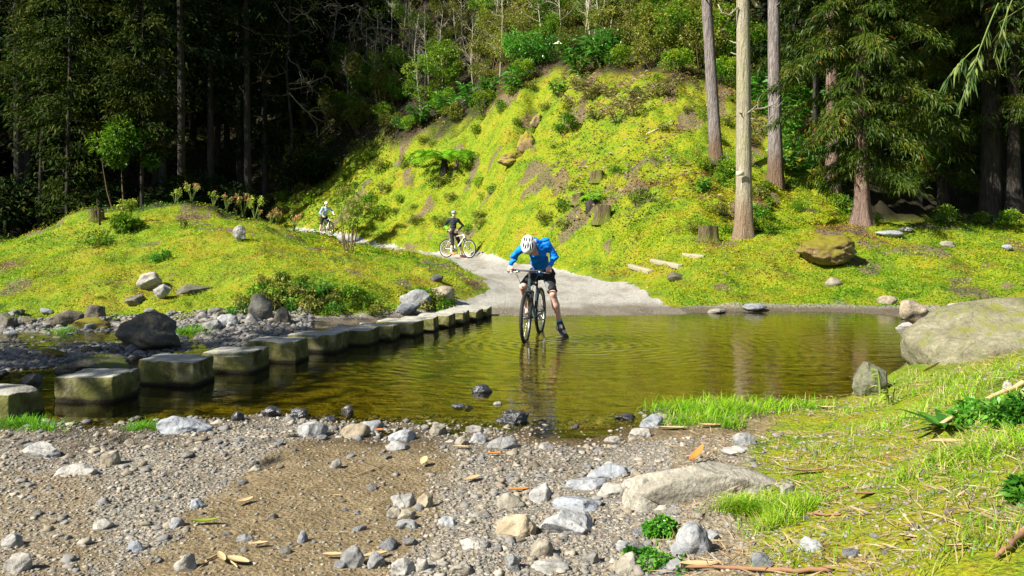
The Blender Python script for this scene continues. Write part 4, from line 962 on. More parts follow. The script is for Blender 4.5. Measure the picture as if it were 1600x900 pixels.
for px, py, k, s_, lb in [(588, 165, 0, 1.0, 'pale bare sapling with a forked ladder of side twigs, left end of the thicket'), (612, 105, 2, .7, 'tall straight pale sapling above the shaded hill'), (665, 100, 2, .75, 'pale straight bare stem in the upper left thicket'), (720, 95, 0, .8, 'pale bare stem with many upswept twigs left of thicket centre'), (783, 125, 2, .75, 'long straight pale stem left of the rock gully top'), (842, 72, 2, .8, 'pale straight sapling near the top middle of the thicket'), (920, 60, 0, .8, 'straight bare sapling above the broad-leaved plants'), (945, 55, 1, 1.0, 'short dark-barked sapling right above the broad-leaved plants')]:
    p = hit(px, py); sk_.put(k, (p.x, p.y, p.z - .1), px * .7, s_, lb)
for k in range(130):
    px = r.uniform(520, 1060); by = np.interp(px, BX, BY); py = by - 35 - (by + 60) * r.uniform(0, 1) ** .7
    p = hit(px, py); sk_.put(int(r.integers(0, 5)), (p.x, p.y, p.z - .1), r.uniform(0, 6), r.uniform(.55, 1.05))
# big trees above the frame on the right part of the hill, dark backdrop
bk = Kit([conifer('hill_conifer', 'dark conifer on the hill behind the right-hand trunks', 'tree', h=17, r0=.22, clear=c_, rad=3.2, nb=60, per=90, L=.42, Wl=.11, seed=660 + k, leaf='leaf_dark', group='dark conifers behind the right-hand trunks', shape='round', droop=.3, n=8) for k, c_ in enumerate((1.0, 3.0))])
for px, D in [(1195, 37), (1245, 34), (1290, 36), (1330, 33), (1385, 34), (1180, 44), (1440, 32), (1500, 35), (1250, 43), (1330, 41), (1420, 42), (1560, 32), (1620, 36), (1690, 33), (1500, 43), (1600, 44), (1140, 50), (1700, 28), (1790, 30), (1760, 24), (1550, 52), (1350, 52), (1450, 50)]:
    x, y = W(px, D); bk.put(int(r.integers(0, 2)), (x, y, Hs(x, y) - .2), r.uniform(0, 6), r.uniform(.85, 1.15))
# conifers high on the hill, closing the view above the thicket
for k in range(44):
    px = r.uniform(120, 1150); D = r.uniform(66, 96); x, y = W(px, D); bk.put(int(r.integers(0, 2)), (x, y, Hs(x, y) - .3), r.uniform(0, 6), r.uniform(.8, 1.2), 'dark conifer high on the hill above the thicket', 'conifers high on the hill')
# weeds around the feet of the trunks
for k, (px, py) in enumerate([(1140, 368), (1180, 362), (1104, 268), (1134, 276), (1192, 298), (1228, 296), (1285, 300), (1318, 330), (1372, 348), (1530, 352), (1570, 354), (1470, 352), (1245, 330), (1130, 290), (1160, 300)]):
    p = hit(px, py); clone(ok0, (p.x, p.y, p.z - .06), k, .45 + .1 * (k % 4), 'low weed clump at the foot of the right-hand trunks', 'weeds at the trunk feet')
# broad leaved plants
LP = [(735,168,1.2),(700,182,1.2),(655,196,1.2),(765,150,1.0),(800,145,1.0),(890,100,1.2),(915,92,1.3),(935,105,1.4),(958,84,1.2),(985,80,1.0),(905,118,1.2),(532,118,.9),(512,142,.9),(560,150,1.0),(610,150,1.0),(1190,176,1.3),(1210,190,1.2),(1272,178,1.2),(1258,192,1.0),(1232,215,1.2),(1140,95,1.0),(1165,150,1.0),(1290,165,1.2),(1240,240,.9),(1270,262,1.0),(1298,255,1.0),(870,150,.8),(1150,280,.7),(1100,300,.6),(1225,270,1.1),(1250,282,1.0),(1190,345,.6)]
lk = Kit([leafy_stalks('broad_leaved_plant', 'clump of long glossy leaves on arching stalks among the hillside thicket', h=1.3, nst=9, per=11, L=.55, Wl=.13, seed=680 + k, group='glossy long-leaved plants of the hillside') for k in range(3)])
for k, (px, py, s_) in enumerate(LP):
    p = hit(px, py); lk.put(k % 3, (p.x, p.y, p.z - .05), k * 1.3, s_ * (p.y / 40) ** .5)
# dead brush heaps below the thicket edge
dk = Kit([leafy_stalks('dead_brush', 'heap of dry straw-coloured brush below the thicket edge on the hill', h=1.0, nst=16, per=8, L=.4, Wl=.06, seed=690 + k, mat='dead', group='dry brush heaps under the thicket', cat='brush', spread=1.3) for k in range(2)])
for k, (px, py) in enumerate([(905,140),(925,155),(950,150),(975,165),(1000,158),(930,185),(965,190),(990,180),(1030,150),(900,165),(1180,210),(1250,205),(1275,215)]):
    p = hit(px, py); dk.put(k % 2, (p.x, p.y, p.z - .1), k * 2.1, 1.0)
# olive clumps low on the shaded left part of the hill
ok = Kit([shrub('low_shrub', 'low olive weed clump on the slope between the thicket and the path', 'shrub', h=.7, rad=.7, n=700, L=.12, Wl=.05, seed=700 + k, leaf='leaf_olive' if k else 'leaf_hill', group='low clumps on the slope', nclump=8, stems=3) for k in range(2)])
for k in range(120):
    px = r.uniform(400, 640); py = r.uniform(210, 345)
    if k >= 50: px = r.uniform(640, 1200); u_ = r.uniform(0, 1) ** 1.6; py = np.interp(px, BX, BY) * (1 - u_) + u_ * 385
    p = hit(px, py)
    if path_d(np.array([p.x]), np.array([p.y]))[0] < .9: continue
    ok.put(k % 2, (p.x, p.y, p.z - .08), r.uniform(0, 6), r.uniform(.3, 1.0) * (.7 if k > 50 else 1))

# ------------------------------------------------------------------ tree ferns
def tree_fern(px, py, span, label, seed, nf=22, th=.6):
    p = hit(px, py); R_ = span * p.y / FX / 2; r = np.random.default_rng(seed)
    root = thing('tree_fern', label, 'fern', (p.x, p.y, p.z)); tb = MB(); trunk_mb(tb, th, .16, .13, seed, n=9, rings=8); tb.build('trunk', M['bark_dark'], root)
    for k in range(nf):
        az = k * 2.399 + r.uniform(-.2, .2); d = np.array([math.cos(az), math.sin(az), 0]); sd = np.array([-d[1], d[0], 0]); L = R_ * r.uniform(.85, 1.1); up = r.uniform(.5, 1.25)
        s = np.linspace(0, 1, 24); P = np.array([0, 0, th]) + d * (L * s)[:, None] + np.array([0, 0, 1]) * (L * (up * s - (up + .12) * s ** 2.2))[:, None]
        mb = MB(); mb.tube(P, np.linspace(.016, .004, 24), 4, v=.2, cap=False)
        for sg in (-1, 1):
            q = np.repeat(np.arange(3, 24), 1); w = np.sin(np.pi * (s[q] * .93 + .06)) ** .7 * L * .30
            D = sd * sg + d * .35 + [0, 0, -.12]
            leaf_quads(mb, P[q], np.repeat(D[None], len(q), 0), w, L * .052, np.clip(.45 + .3 * r.normal(size=len(q)), 0, 1), .18, r)
        mb.build('frond', M['fern'], root, smooth=False)
    return root
tree_fern(694, 268, 128, 'big bright green tree fern alone on the grassy slope above the path', 3, 15)
tree_fern(926, 318, 46, 'small fern growing between the stumps on the slope', 4, 11, .15)

# ------------------------------------------------------------------ right-hand trees
def tall_tree(px, py, D, diam, bark_, label, seed, lean=(0, 0), hgt=22, clear=12, flute=.09, crown=True, flare=1.35):
    x, y = W(px, D); z = Hs(x, y)
    return conifer('tall_tree', label, 'tree', h=hgt, r0=diam / 2, clear=clear, rad=3.0, nb=46, per=80, L=.38, Wl=.1, seed=seed, bark=bark_, leaf='leaf_conifer', droop=.3, lean=lean, flare=flare, flute=flute, shape='round', loc=(x, y, z), n=22)
tall_tree(1162, 366, 21.7, .43, 'bark_main', 'tall pale straight trunk in full sun, small plate nailed to it', 720, lean=(.004, 0), clear=13)
tall_tree(1120, 262, 26.5, .40, 'bark_grey', 'slender grey-purple trunk on the slope left of the pale sunlit trunk', 721, lean=(-.05, .0), clear=11)
tall_tree(1212, 290, 26.2, .46, 'bark_grey', 'grey trunk with rusty foot right of the pale sunlit trunk', 722, lean=(.006, 0), clear=11)
tall_tree(1300, 290, 27.0, .42, 'bark_red', 'trunk with an orange scarred foot half hidden by the cedar foliage', 723, clear=7)
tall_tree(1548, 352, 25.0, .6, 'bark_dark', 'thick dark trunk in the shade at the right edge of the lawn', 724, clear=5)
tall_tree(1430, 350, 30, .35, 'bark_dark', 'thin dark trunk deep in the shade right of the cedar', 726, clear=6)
# stubs and dead branches of the pale trunk and its neighbour
x, y = W(1162, 21.7); z = Hs(x, y)
pt_ = [o for o in COL.objects if o.get('label', '').startswith('tall pale straight trunk')][0]
mb = MB(); zz = CAMZ + (357 - 20) / FX * 21.7 - z
mb.tube([[-.18, -.1, zz + .12], [-.42, -.12, zz - .1], [-.62, -.12, zz - .02], [-.70, -.1, zz + .2]], [.035, .03, .025, .015], 6)
mb.tube([[.15, -.1, zz + .4], [.3, -.1, zz + .15], [.42, -.1, zz + .12]], [.05, .05, .03], 6); mb.build('dead_branch', M['bark_main'], pt_)
mb = MB(); mb.box((-.17, -.27, CAMZ + (357 - 272) / FX * 21.7 - z), (.20, .02, .13), rot=np.array(Matrix.Rotation(-.12, 3, 'Y'))); mb.build('plate', M['plate'], pt_, smooth=False)
mb = MB(); zz = CAMZ + (357 - 172) / FX * 21.7 - z; mb.tube([[.2, -.05, zz], [.5, -.2, zz + .03], [.75, -.25, zz + .12], [.88, -.25, zz + .35]], [.02, .018, .014, .008], 5); mb.tube([[.6, -.2, zz + .06], [.78, -.3, zz + .02], [.95, -.3, zz + .2]], [.012, .01, .006], 5); mb.tube([[.35, -.1, zz + .03], [.33, -.15, zz + .2], [.4, -.15, zz + .35]], [.012, .01, .005], 5)
mb.build('dead_branch', M['bark_main'], pt_)
# feathery cedar: low drooping branches of fine sprays
def cedar(px, D, label, seed, h=15, clear=1.3, rad=2.6, leafm='leaf_conifer', n_b=120, per=190, r0=.19, biasx=0):
    x, y = W(px, D); z = Hs(x, y); r = np.random.default_rng(seed); root = thing('cedar', label, 'tree', (x, y, z)); tb = MB(); cr = MB(); lb = MB()
    ax = trunk_mb(tb, h, r0, .05, seed, flare=1.9, flute=.12, n=30, rings=30)
    for k in range(n_b):
        t = (k + r.uniform(0, 1)) / n_b; zz = clear + (h - clear) * t; az = k * 2.399 + r.uniform(-.4, .4); d = np.array([math.cos(az), math.sin(az), 0])
        ln = rad * (1 - t * .6) * r.uniform(.45, 1.1) * (.65 if t < .08 else 1); s = np.linspace(0, 1, 6)
        pts = ax(zz) + d * (ln * s)[:, None] + np.array([0, 0, 1]) * (ln * (.15 * s - .5 * s ** 2))[:, None]
        lb.tube(pts, np.linspace(.03, .008, 6), 4, cap=False)
        m = int(per * 4.4 * (.3 + ln / rad)); ss = r.uniform(.1, 1.0, m)
        # sprays: short lateral twiglets each carrying fine needles
        az2 = r.normal(size=m) * .9 + az; P = np.stack([np.interp(ss, s, pts[:, q]) for q in range(3)], -1)
        off = r.uniform(0, .42, m); dd = np.stack([np.cos(az2), np.sin(az2), -.35 + .25 * r.normal(size=m)], -1)
        P = P + dd * off[:, None]; cl = vnoise(P[:, 0] * 1.5, P[:, 1] * 1.5, P[:, 2] * 1.5, s=seed)
        kp = cl > -.35; v = np.clip(.45 + .4 * cl + r.normal(size=m) * .15 + np.where(r.uniform(0, 1, m) > .985, .5, 0), 0, 1)
        leaf_quads(cr, P[kp], dd[kp] + r.normal(size=(kp.sum(), 3)) * .35, r.uniform(.10, .22, kp.sum()), .030, v[kp], .45, r)
    tk = tb.build('trunk', M['bark_red' if px == 1346 else 'bark_dark'], root); lb.build('limbs', M['bark_dark'], tk); cr.build('crown', M[leafm], root, smooth=False); return root  # rear cedars: their shade is put into a darker trunk colour
cedar(1346, 22.6, 'feathery cedar with a fluted red-brown trunk foot at the edge of the lawn', 730, n_b=130)
cedar(1475, 27.5, 'darker cedar with hanging foliage behind and right of the red-footed cedar', 731, rad=3.2, n_b=100, per=170, clear=1.6)
cedar(1585, 24.5, 'dark cedar with low boughs at the right edge of the picture', 732, rad=3.0, n_b=90, per=150, clear=2.6)
cedar(1275, 29.5, 'green cedar behind the rusty-footed grey trunk', 733, rad=2.2, n_b=90, per=150, clear=3.0, r0=.15)
# branch with long strap leaves hanging into the picture at the upper right
def strap_tree():
    x, y = 9.2, 12.6; z = Hs(x, y); root = thing('eucalyptus_tree', 'tree with long sickle leaves, one bough hanging into the upper right corner', 'tree', (x, y, z)); r = np.random.default_rng(8)
    tb = MB(); ax = trunk_mb(tb, 9, .14, .05, 8, n=12); tb.build('trunk', M['bark_grey'], root)
    tw = MB(); lf = MB()
    def spray(p, q, n, sag=.3):
        s = np.linspace(0, 1, 8)[:, None]; P = np.array(p) * (1 - s) + np.array(q) * s; P[:, 2] -= sag * (s[:, 0] ** 2); tw.tube(P, np.linspace(.011, .004, 8), 5, cap=False)
        t = r.uniform(.35, 1, n); Q = np.stack([np.interp(t, s[:, 0], P[:, k]) for k in range(3)], -1)
        D = unit(np.array(q) - p) * .5 + r.normal(size=(n, 3)) * .35 + [0, 0, -.8]
        leaf_quads(lf, Q, D, r.uniform(.18, .34, n), .035, r.uniform(0, 1, n), .1, r)
    def loc(px, py, D): w = W(px, D); return np.array([w[0] - x, w[1] - y, CAMZ - (py - PY0) / FX * D - z])
    t0 = ax(5.4); spray(t0, loc(1560, 5, 12.4), 10); spray(loc(1590, -20, 12.4), loc(1552, 60, 12.2), 10); spray(loc(1560, 5, 12.4), loc(1515, 100, 12.1), 26); spray(loc(1545, 40, 12.2), loc(1498, 160, 12.0), 26, .1)
    spray(loc(1530, 70, 12.2), loc(1480, 112, 12.0), 22, .1); spray(loc(1575, 10, 12.5), loc(1568, 60, 12.5), 12)
    for k in range(14):
        az = k * 2.4; d = np.array([math.cos(az) * .5 + .5, math.sin(az), .3]); a = ax(6 + k * .2); spray(a, a + d * 1.6, 24)
    tw.build('branch', M['stem_green'], root); lf.build('crown', M['strap'], root, smooth=False)
strap_tree()
# ------------------------------------------------------------------ stumps, logs, steps, sticks
def stump(px, py, wpx, hpx, label, seed, tilt=.1, rz=0, mat='stump'):
    p = hit(px, py); s = p.y / FX; rad = wpx * s / 2; h = hpx * s; r = np.random.default_rng(seed)
    root = thing('tree_stump', label, 'stump', (p.x, p.y + rad * .4, p.z - .02), rz); n = 26; th = np.arange(n) * 2 * math.pi / n
    lob = 1 + .15 * np.cos(th * 3 + seed) + .09 * np.cos(th * 5 + 2 * seed) + .03 * r.normal(size=n)
    zs = np.array([-.25, 0, .1, .35, .7, 1.0]) * h; rr = rad * np.array([1.35, 1.25, 1.1, 1.0, .97, .96])
    V = np.stack([rr[:, None] * lob * np.cos(th), rr[:, None] * lob * np.sin(th), np.repeat(zs[:, None], n, 1)], -1)
    V[-1, :, 2] += tilt * V[-1, :, 1] * -1 + .01 * r.normal(size=n); V[-2, :, 2] += tilt * V[-2, :, 1] * -.6
    i = np.arange(5)[:, None] * n; j = np.arange(n)[None]; F = np.stack([i + j, i + (j + 1) % n, i + n + (j + 1) % n, i + n + j], -1).reshape(-1, 4)
    mesh('bark', V.reshape(-1, 3), F, M[mat], np.full(6 * n, .5), parent=root)
    tp = MB(); T = V[-1]; c = T.mean(0); rings = [c + (T - c) * k + [0, 0, .004] for k in (1.0, .7, .4)]; VV = np.concatenate(rings + [c[None] + [0, 0, .006]])
    Fq_ = np.concatenate([np.stack([k * n + np.arange(n), k * n + (np.arange(n) + 1) % n, (k + 1) * n + (np.arange(n) + 1) % n, (k + 1) * n + np.arange(n)], -1) for k in range(2)])
    mesh('cut_face', VV, [Fq_, np.stack([2 * n + np.arange(n), 2 * n + (np.arange(n) + 1) % n, np.full(n, 3 * n)], -1)], M['cut_wood'], np.full(len(VV), .5), parent=root, smooth=False)
    return root
stump(1107, 377, 30, 22, 'lone cut stump in the grass at the foot of the pale trunk', 1, .25)
stump(942, 346, 26, 22, 'tall stump on the slope, lowest of three left of the trunks', 2, .3)
stump(934, 283, 22, 14, 'small stump on the slope, highest of three left of the trunks', 3, .2)
stump(905, 317, 20, 12, 'low overgrown stump beside the small fern on the slope', 4, .4)
stump(148, 343, 20, 14, 'brown stump on the crest at the left end of the mound', 5, .1)
def stick(pts_px, rad, mat, label, name='fallen_branch', cat='branch', lift=.03, n=7, raise_=None):
    P = [np.array(hit(*q)) for q in pts_px]; b = P[0].copy(); P = [p - b + [0, 0, lift + (raise_[k] if raise_ else 0)] for k, p in enumerate(P)]
    s = np.linspace(0, 1, len(P)); t = np.linspace(0, 1, 12); Q = np.stack([np.interp(t, s, np.array(P)[:, k]) for k in range(3)], -1)
    Q += np.random.default_rng(int(pts_px[0][0])).normal(size=Q.shape) * rad * .3
    mb = MB(); mb.tube(Q, np.linspace(rad, rad * .6, 12), n); o = mb.build(name, M[mat], None); o.location = b; return tag(o, label, cat)
stick([(1200, 326), (1178, 330), (1145, 334)], .09, 'stump', 'rotting log lying behind the foot of the pale trunk', 'log', 'log', .05)
stick([(1238, 252), (1280, 262), (1316, 262)], .04, 'bark_main', 'pale fallen branch across the scarred trunk foot', lift=.25)
stick([(1010, 212), (1030, 203), (1052, 190)], .025, 'twig_pale', 'thin pale dead stick on the sunny slope', lift=.06)
stick([(990, 78), (1005, 92), (1030, 84)], .05, 'bark_main', 'forked pale dead branch at the thicket edge', lift=.3)
stick([(1300, 893), (1230, 896), (1150, 893), (1060, 889)], .010, 'brown_wood', 'long thin brown stick along the bottom edge in the dry grass', lift=.012)
stick([(1600, 605), (1540, 632), (1475, 668), (1455, 676)], .014, 'straw', 'jointed straw-coloured cane lying in the grass at right', 'cane', 'cane', .03)
stick([(1272, 785), (1310, 768), (1325, 762)], .008, 'brown_wood', 'short dark twig on gravel below the right grass', 'twig', 'twig', .01)
stick([(1262, 806), (1290, 808), (1315, 806)], .007, 'brown_wood', 'thin brown twig lower right under the short dark twig', 'twig', 'twig', .01)
stick([(320, 880), (345, 868), (372, 890)], .006, 'straw', 'bent straw twig beside the pale square-topped stone', 'twig', 'twig', .01)
stick([(545, 750), (585, 735), (600, 728)], .004, 'straw', 'fine dry stalk on the soil right of the small grey stone', 'twig', 'twig', .01)
stick([(1600, 838), (1570, 868), (1555, 880)], .010, 'brown_wood', 'curved brown twig in the bottom right corner', 'twig', 'twig', .02)
def plank(px0, py0, px1, py1, label):
    a = np.array(hit(px0, py0)); b = np.array(hit(px1, py1)); c = (a + b) / 2; d = b - a; ln = np.linalg.norm(d[:2])
    mb = MB(); mb.box((0, 0, 0), (ln, .14, .12)); o = mb.build('wooden_step', M['plank'], None, smooth=False); o.location = c + [0, .05, -.01]
    o.rotation_euler = (0, -math.atan2(d[2], ln), math.atan2(d[1], d[0])); bv = o.modifiers.new('bevel', 'BEVEL'); bv.width = .012; bv.segments = 2
    return tag(o, label, 'step', 'wooden steps up the lawn')
plank(985, 416, 1018, 425, 'lowest pale wooden step set in the grass right of the path')
plank(1020, 408, 1064, 417, 'middle pale wooden step set in the grass right of the path')
plank(1068, 399, 1102, 402, 'highest pale wooden step, nearest to the cut stump')
# dry sheaths, leaves and chips on the near bank
def sheath(px, py, lpx, wpx, ang, mat, label, curl=.25, cat='leaf', name='dry_leaf', rise=0):
    p = hit(px, py); s = p.y / FX; L = lpx * s; Wd = wpx * s * 1.5; n = 10; t = np.linspace(-.5, .5, n); w = np.cos(t * 2.9) ** .7 * Wd / 2; m = 5; u = np.linspace(-1, 1, m)
    V = np.stack([np.repeat((t * L)[:, None], m, 1), w[:, None] * u[None], .25 * w[:, None] * (u[None] ** 2) + curl * L * (t ** 2)[:, None] + rise * L * (t + .5)[:, None]], -1)
    V = np.concatenate([V.reshape(-1, 3), (V - [0, 0, .003]).reshape(-1, 3)]); i = np.arange(n - 1)[:, None] * m; j = np.arange(m - 1)[None]
    F = np.stack([i + j, i + m + j, i + m + j + 1, i + j + 1], -1).reshape(-1, 4); F = np.concatenate([F, F[:, ::-1] + n * m])
    o = mesh(name, V, F, M[mat], np.full(len(V), .5)); o.location = (p.x, p.y, p.z + .02); o.rotation_euler = (0, 0, ang); return tag(o, label, cat)
for a in [(1088,724,34,9,.7,'orange_leaf','bright orange curled leaf standing on top of the long slab',.5,'leaf','dry_leaf',.5),
          (1258,741,64,6,0,'brown_wood','reddish brown strip lying at the right end of the long slab'),
          (738,752,34,9,.9,'straw','tan bark chip on grey rubble, middle of the near bank',.1),
          (662,729,14,8,1.2,'straw','small upright tan chip at the edge of the rubble',.3,'leaf','dry_leaf',.6),
          (772,713,22,5,.1,'orange_leaf','small orange chip at the upper edge of the rubble',.1),
          (720,702,26,5,-.2,'straw','pale splinter on the shore left of the small orange chip',.1),
          (810,770,34,7,.2,'orange_leaf','orange leaf resting on the brown topped stone',.1),
          (592,676,14,7,.2,'orange_leaf','small orange leaf among the waterline stones',.2),
          (585,873,40,9,.5,'straw','brown woody chunk in the rubble at lower centre',.1),
          (520,873,32,8,0,'straw','tan chip on the boundary of soil and rubble at the bottom',.1),
          (320,820,40,7,.15,'leaf_yellow','yellow-green curled leaf on the earth at lower left',.3),
          (382,788,30,8,.9,'straw','reddish curled leaf behind the green curled leaf',.3),
          (405,855,26,7,.3,'straw','light tan chip on soil right of the wood splinters',.1),
          (372,882,46,11,-.5,'straw','broad pale wood splinter at the bottom left',.1),
          (346,876,42,7,-1.0,'straw','narrow pale wood splinter left of the broad one',.1),
          (1480,696,56,13,.05,'straw','broad pale bamboo sheath lying in the right grass',.1),
          (1205,643,26,7,-.9,'straw','straw coloured sheath sticking out of the shore grass',.3,'leaf','dry_leaf',.5),
          (1110,668,34,7,-.05,'straw','flat tan leaf on the soil in front of the shore grass',.1),
          (1052,672,44,7,-.1,'straw','pinkish tan leaf beside the long pale stone at the shore',.1),
          (1455,588,26,12,-.9,'straw','upright pale leaf in the grass against the huge boulder',.3,'leaf','dry_leaf',.7),
          (1092,889,60,12,.0,'straw','long rolled tan leaf at the bottom beside the clover',.15),
          (1352,778,34,7,.1,'brown_wood','brown leaf on moss in the lower right',.1),
          (1420,846,30,6,-.4,'straw','short straw strip on moss in the lower right',.1),
          (1500,861,46,5,.05,'straw','thin straw strip near the bottom right corner',.05),
          (906,670,26,4,0,'orange_leaf','thin orange leaf on the wet mud at the waterline',.1),
          (1290,640,30,7,-.3,'straw','tan leaf at the right end of the shore grass',.2)]:
    sheath(*a)

# ------------------------------------------------------------------ plants on the mound and banks
def crest(px):
    D = np.linspace(19, 27, 160); x = (px - PX0) / FX * D; z = H(x, D); k = int(np.argmax((z - CAMZ) / D)); return Vector((x[k], D[k], z[k]))
def flower_bush(px, py, hpx, label, seed, pink=.5, big=False):
    p = crest(px); h = hpx * p.y / FX; r = np.random.default_rng(seed); root = thing('flowering_shrub', label, 'shrub', (p.x, p.y, p.z)); st = MB(); lf = MB(); fl = MB()
    for k in range(6):
        az = r.uniform(0, 6.28); e = np.array([math.cos(az) * h * .28, math.sin(az) * h * .28, h * r.uniform(.55, 1)]); s = np.linspace(0, 1, 5)[:, None]
        P = e * s + np.array([0, 0, .1 * h]) * np.sin(s * 3.1) - [0, 0, .04]; st.tube(P, np.linspace(.012, .005, 5), 4, cap=False)
        for t, n in ((1, 18), (.6, 7)):
            c = P[-1] if t == 1 else P[3]
            leaf_quads(lf, np.repeat(c[None], n, 0) + r.normal(size=(n, 3)) * h * .04, r.normal(size=(n, 3)) + [0, 0, .5], h * .11, h * .05, r.uniform(0, 1, n), .2, r)
        if r.uniform() < pink:
            n = 16; leaf_quads(fl, np.repeat(P[-1][None], n, 0) + r.normal(size=(n, 3)) * h * .045, r.normal(size=(n, 3)) + [0, 0, .3], h * .09, h * .06, r.uniform(0, 1, n), .1, r)
    st.build('stem', M['stem_green'], root); lf.build('foliage', M['leaf_yellow'], root, smooth=False)
    if fl.V: fl.build('blossom', M['pink'], root, smooth=False)
for k, a in enumerate([(274,323,30,'first slender shrub on the mound crest, pale green, left of the flowering ones',.0),(300,324,32,'tall yellow-green shrub with a pink base on the highest part of the crest',.5),(334,334,26,'thin little shrub between the crest top and the pink flowers',.2),(354,337,30,'orange-pink flowering shrub on the crest right of the thin little one',.8),(380,343,36,'many-stemmed coral flowering shrub in the middle of the crest row',.9),(369,339,12,'tiny brownish shrub under the many-stemmed flowering one',.4),(404,345,16,'small shrub with one vivid pink bloom on the crest',1.0),(398,343,38,'bare-stemmed green shrub standing behind the vivid pink bloom',.1),(424,349,26,'wide salmon flowering shrub on the crest, left of the last one',.9),(433,352,24,'pinkish shrub touching the wide salmon flowering one',.7),(459,360,30,'last flowering shrub at the right end of the crest beside the path',.4)]):
    flower_bush(a[0], a[1], a[2], a[3], 760 + k, a[4])
def sh_px(px, py, wpx, hpx, n, Ls, mat, label, seed, name='shrub', cat='shrub', base=.1, stems=3, nclump=10, up=.3, Wf=.4):
    p = hit(px, py); s = p.y / FX; return shrub(name, label, cat, h=hpx * s, rad=wpx * s / 2, n=n, L=Ls, Wl=Ls * Wf, seed=seed, leaf=mat, loc=(p.x, p.y, p.z - .02), base=base, stems=stems, nclump=nclump, up=up)
sh_px(198, 345, 30, 38, 700, .09, 'leaf_yellow', 'light yellow-green bush in front of the dark forest on the mound crest', 780, base=.25)
sh_px(196, 362, 60, 30, 1500, .1, 'leaf_hill', 'low dark green bush spreading under the yellow-green bush', 781)
sh_px(157, 352, 16, 50, 260, .1, 'leaf_dark', 'small dark bush with a bluish round head on the left crest', 782, base=.5)
sh_px(285, 356, 18, 20, 160, .07, 'leaf_olive', 'grey-green little plant on the upper mound', 783)
sh_px(248, 410, 36, 26, 700, .06, 'leaf_glossy', 'dark green leafy weed in the middle of the mound', 784)
sh_px(546, 392, 52, 92, 900, .085, 'leaf_hill', 'young leafy tree with several thin stems on the grass before the path', 785, name='young_tree', cat='tree', base=.3, stems=6, nclump=18)
sh_px(540, 391, 34, 70, 200, .07, 'leaf_yellow', 'pale sprig growing against the young leafy tree', 786, base=.4)
sh_px(752, 316, 12, 24, 120, .08, 'leaf_hill', 'tiny dark upright sapling on the sunny slope right of the tree fern', 787)
sh_px(885, 212, 40, 40, 900, .12, 'leaf_hill', 'rounded dark green bush on the ochre slope right of the rock gully', 788)
sh_px(770, 300, 26, 14, 200, .09, 'leaf_hill', 'low green weed tuft on the slope below the gully', 789)
sh_px(735, 262, 50, 34, 900, .10, 'leaf_hill', 'dark bramble patch on the right side of the tree fern', 790)
sh_px(690, 292, 70, 24, 900, .09, 'leaf_dark', 'dark low growth in the shade under the tree fern', 791)
sh_px(160, 380, 90, 16, 900, .07, 'leaf_hill', 'creeping green growth on the shaded left shoulder of the mound', 792)
# overhanging leafy bank behind the stepping stones
wk = Kit([shrub('bank_plant', 'leafy weed hanging over the undercut bank behind the stepping stones', 'plant', h=.42, rad=.32, n=520, L=.06, Wl=.03, seed=800 + k, leaf=m_, group='leafy weeds on the undercut bank', nclump=8, stems=2, up=-.1) for k, m_ in enumerate(('leaf_hill', 'leaf_glossy', 'leaf_olive'))])
for k in range(84):
    px = r.uniform(372, 700) if k % 3 else r.uniform(372, 560); py = (r.uniform(430, 492) if px < 560 else r.uniform(440, 490)); p = hit(px, py)
    wk.put(int(r.choice([0, 1, 2], p=[.45, .2, .35])), (p.x, p.y - .04, p.z - .12), r.uniform(0, 6), r.uniform(.25, 1.0) * (1 if py > 455 else .6))
fk2 = leafy_stalks('bank_fern', 'bright fern-like plant hanging above the cavity at the foot of the mound', h=.35, nst=8, per=9, L=.13, Wl=.03, seed=820, mat='fern', loc=at_hit(424, 468), cat='fern', spread=1.2)
clone(fk2, at_hit(452, 478), 2, .8, 'smaller fern-like plant right of the bright one over the bank')
leafy_stalks('bank_fern', 'leafy green plant with droopy fronds on the bank at mid row of stepping stones', h=.35, nst=9, per=9, L=.12, Wl=.03, seed=821, mat='leaf_glossy', loc=at_hit(500, 462), cat='fern', spread=1.2)
# weeds on the right near bank
leafy_stalks('sprig', 'upright feathery green sprig at the waterline before the huge boulder', h=.52, nst=1, per=26, L=.10, Wl=.018, seed=830, mat='leaf_yellow', loc=at_hit(1378, 618), spread=.15, cat='plant')
leafy_stalks('sprig', 'small leafy sprig beside the little rounded boulder', h=.25, nst=4, per=9, L=.07, Wl=.018, seed=831, mat='leaf_yellow', loc=at_hit(1388, 632), spread=.5)
dockp = thing('dock_plant', 'broad-leaved dark green dock plant in the right grass', 'plant', at_hit(1475, 668)); mb = MB(); rr_ = np.random.default_rng(4)
for k in range(17):
    az = k * 2.4; d = np.array([math.cos(az), math.sin(az), .7]); blades(mb, np.array([[.02 * math.cos(az), .02 * math.sin(az), 0]]), np.array([d]), .2 * rr_.uniform(.6, 1.1), .055, np.array([rr_.uniform(.1, .9)]), .5, rr_)
mb.build('foliage', M['leaf_glossy'], dockp, smooth=False)
sh_px(1585, 655, 110, 50, 1400, .05, 'leaf_glossy', 'bright green leafy weed patch at the right edge above the cane', 833, name='weed', cat='plant')
sh_px(1598, 782, 46, 44, 500, .045, 'leaf_glossy', 'small green weed cut by the right edge', 834, name='weed', cat='plant')
sh_px(1520, 650, 60, 26, 500, .06, 'leaf_glossy', 'low dark green weed right of the dock plant', 835, name='weed', cat='plant')
sh_px(1036, 838, 56, 42, 1300, .022, 'leaf_glossy', 'clover patch growing between pale rock and tall rough grey stone', 836, name='clover', cat='plant', Wf=.8)
sh_px(1000, 872, 60, 20, 700, .02, 'leaf_glossy', 'sprawling small-leaved weed left below the clover patch', 837, name='clover', cat='plant', Wf=.8)
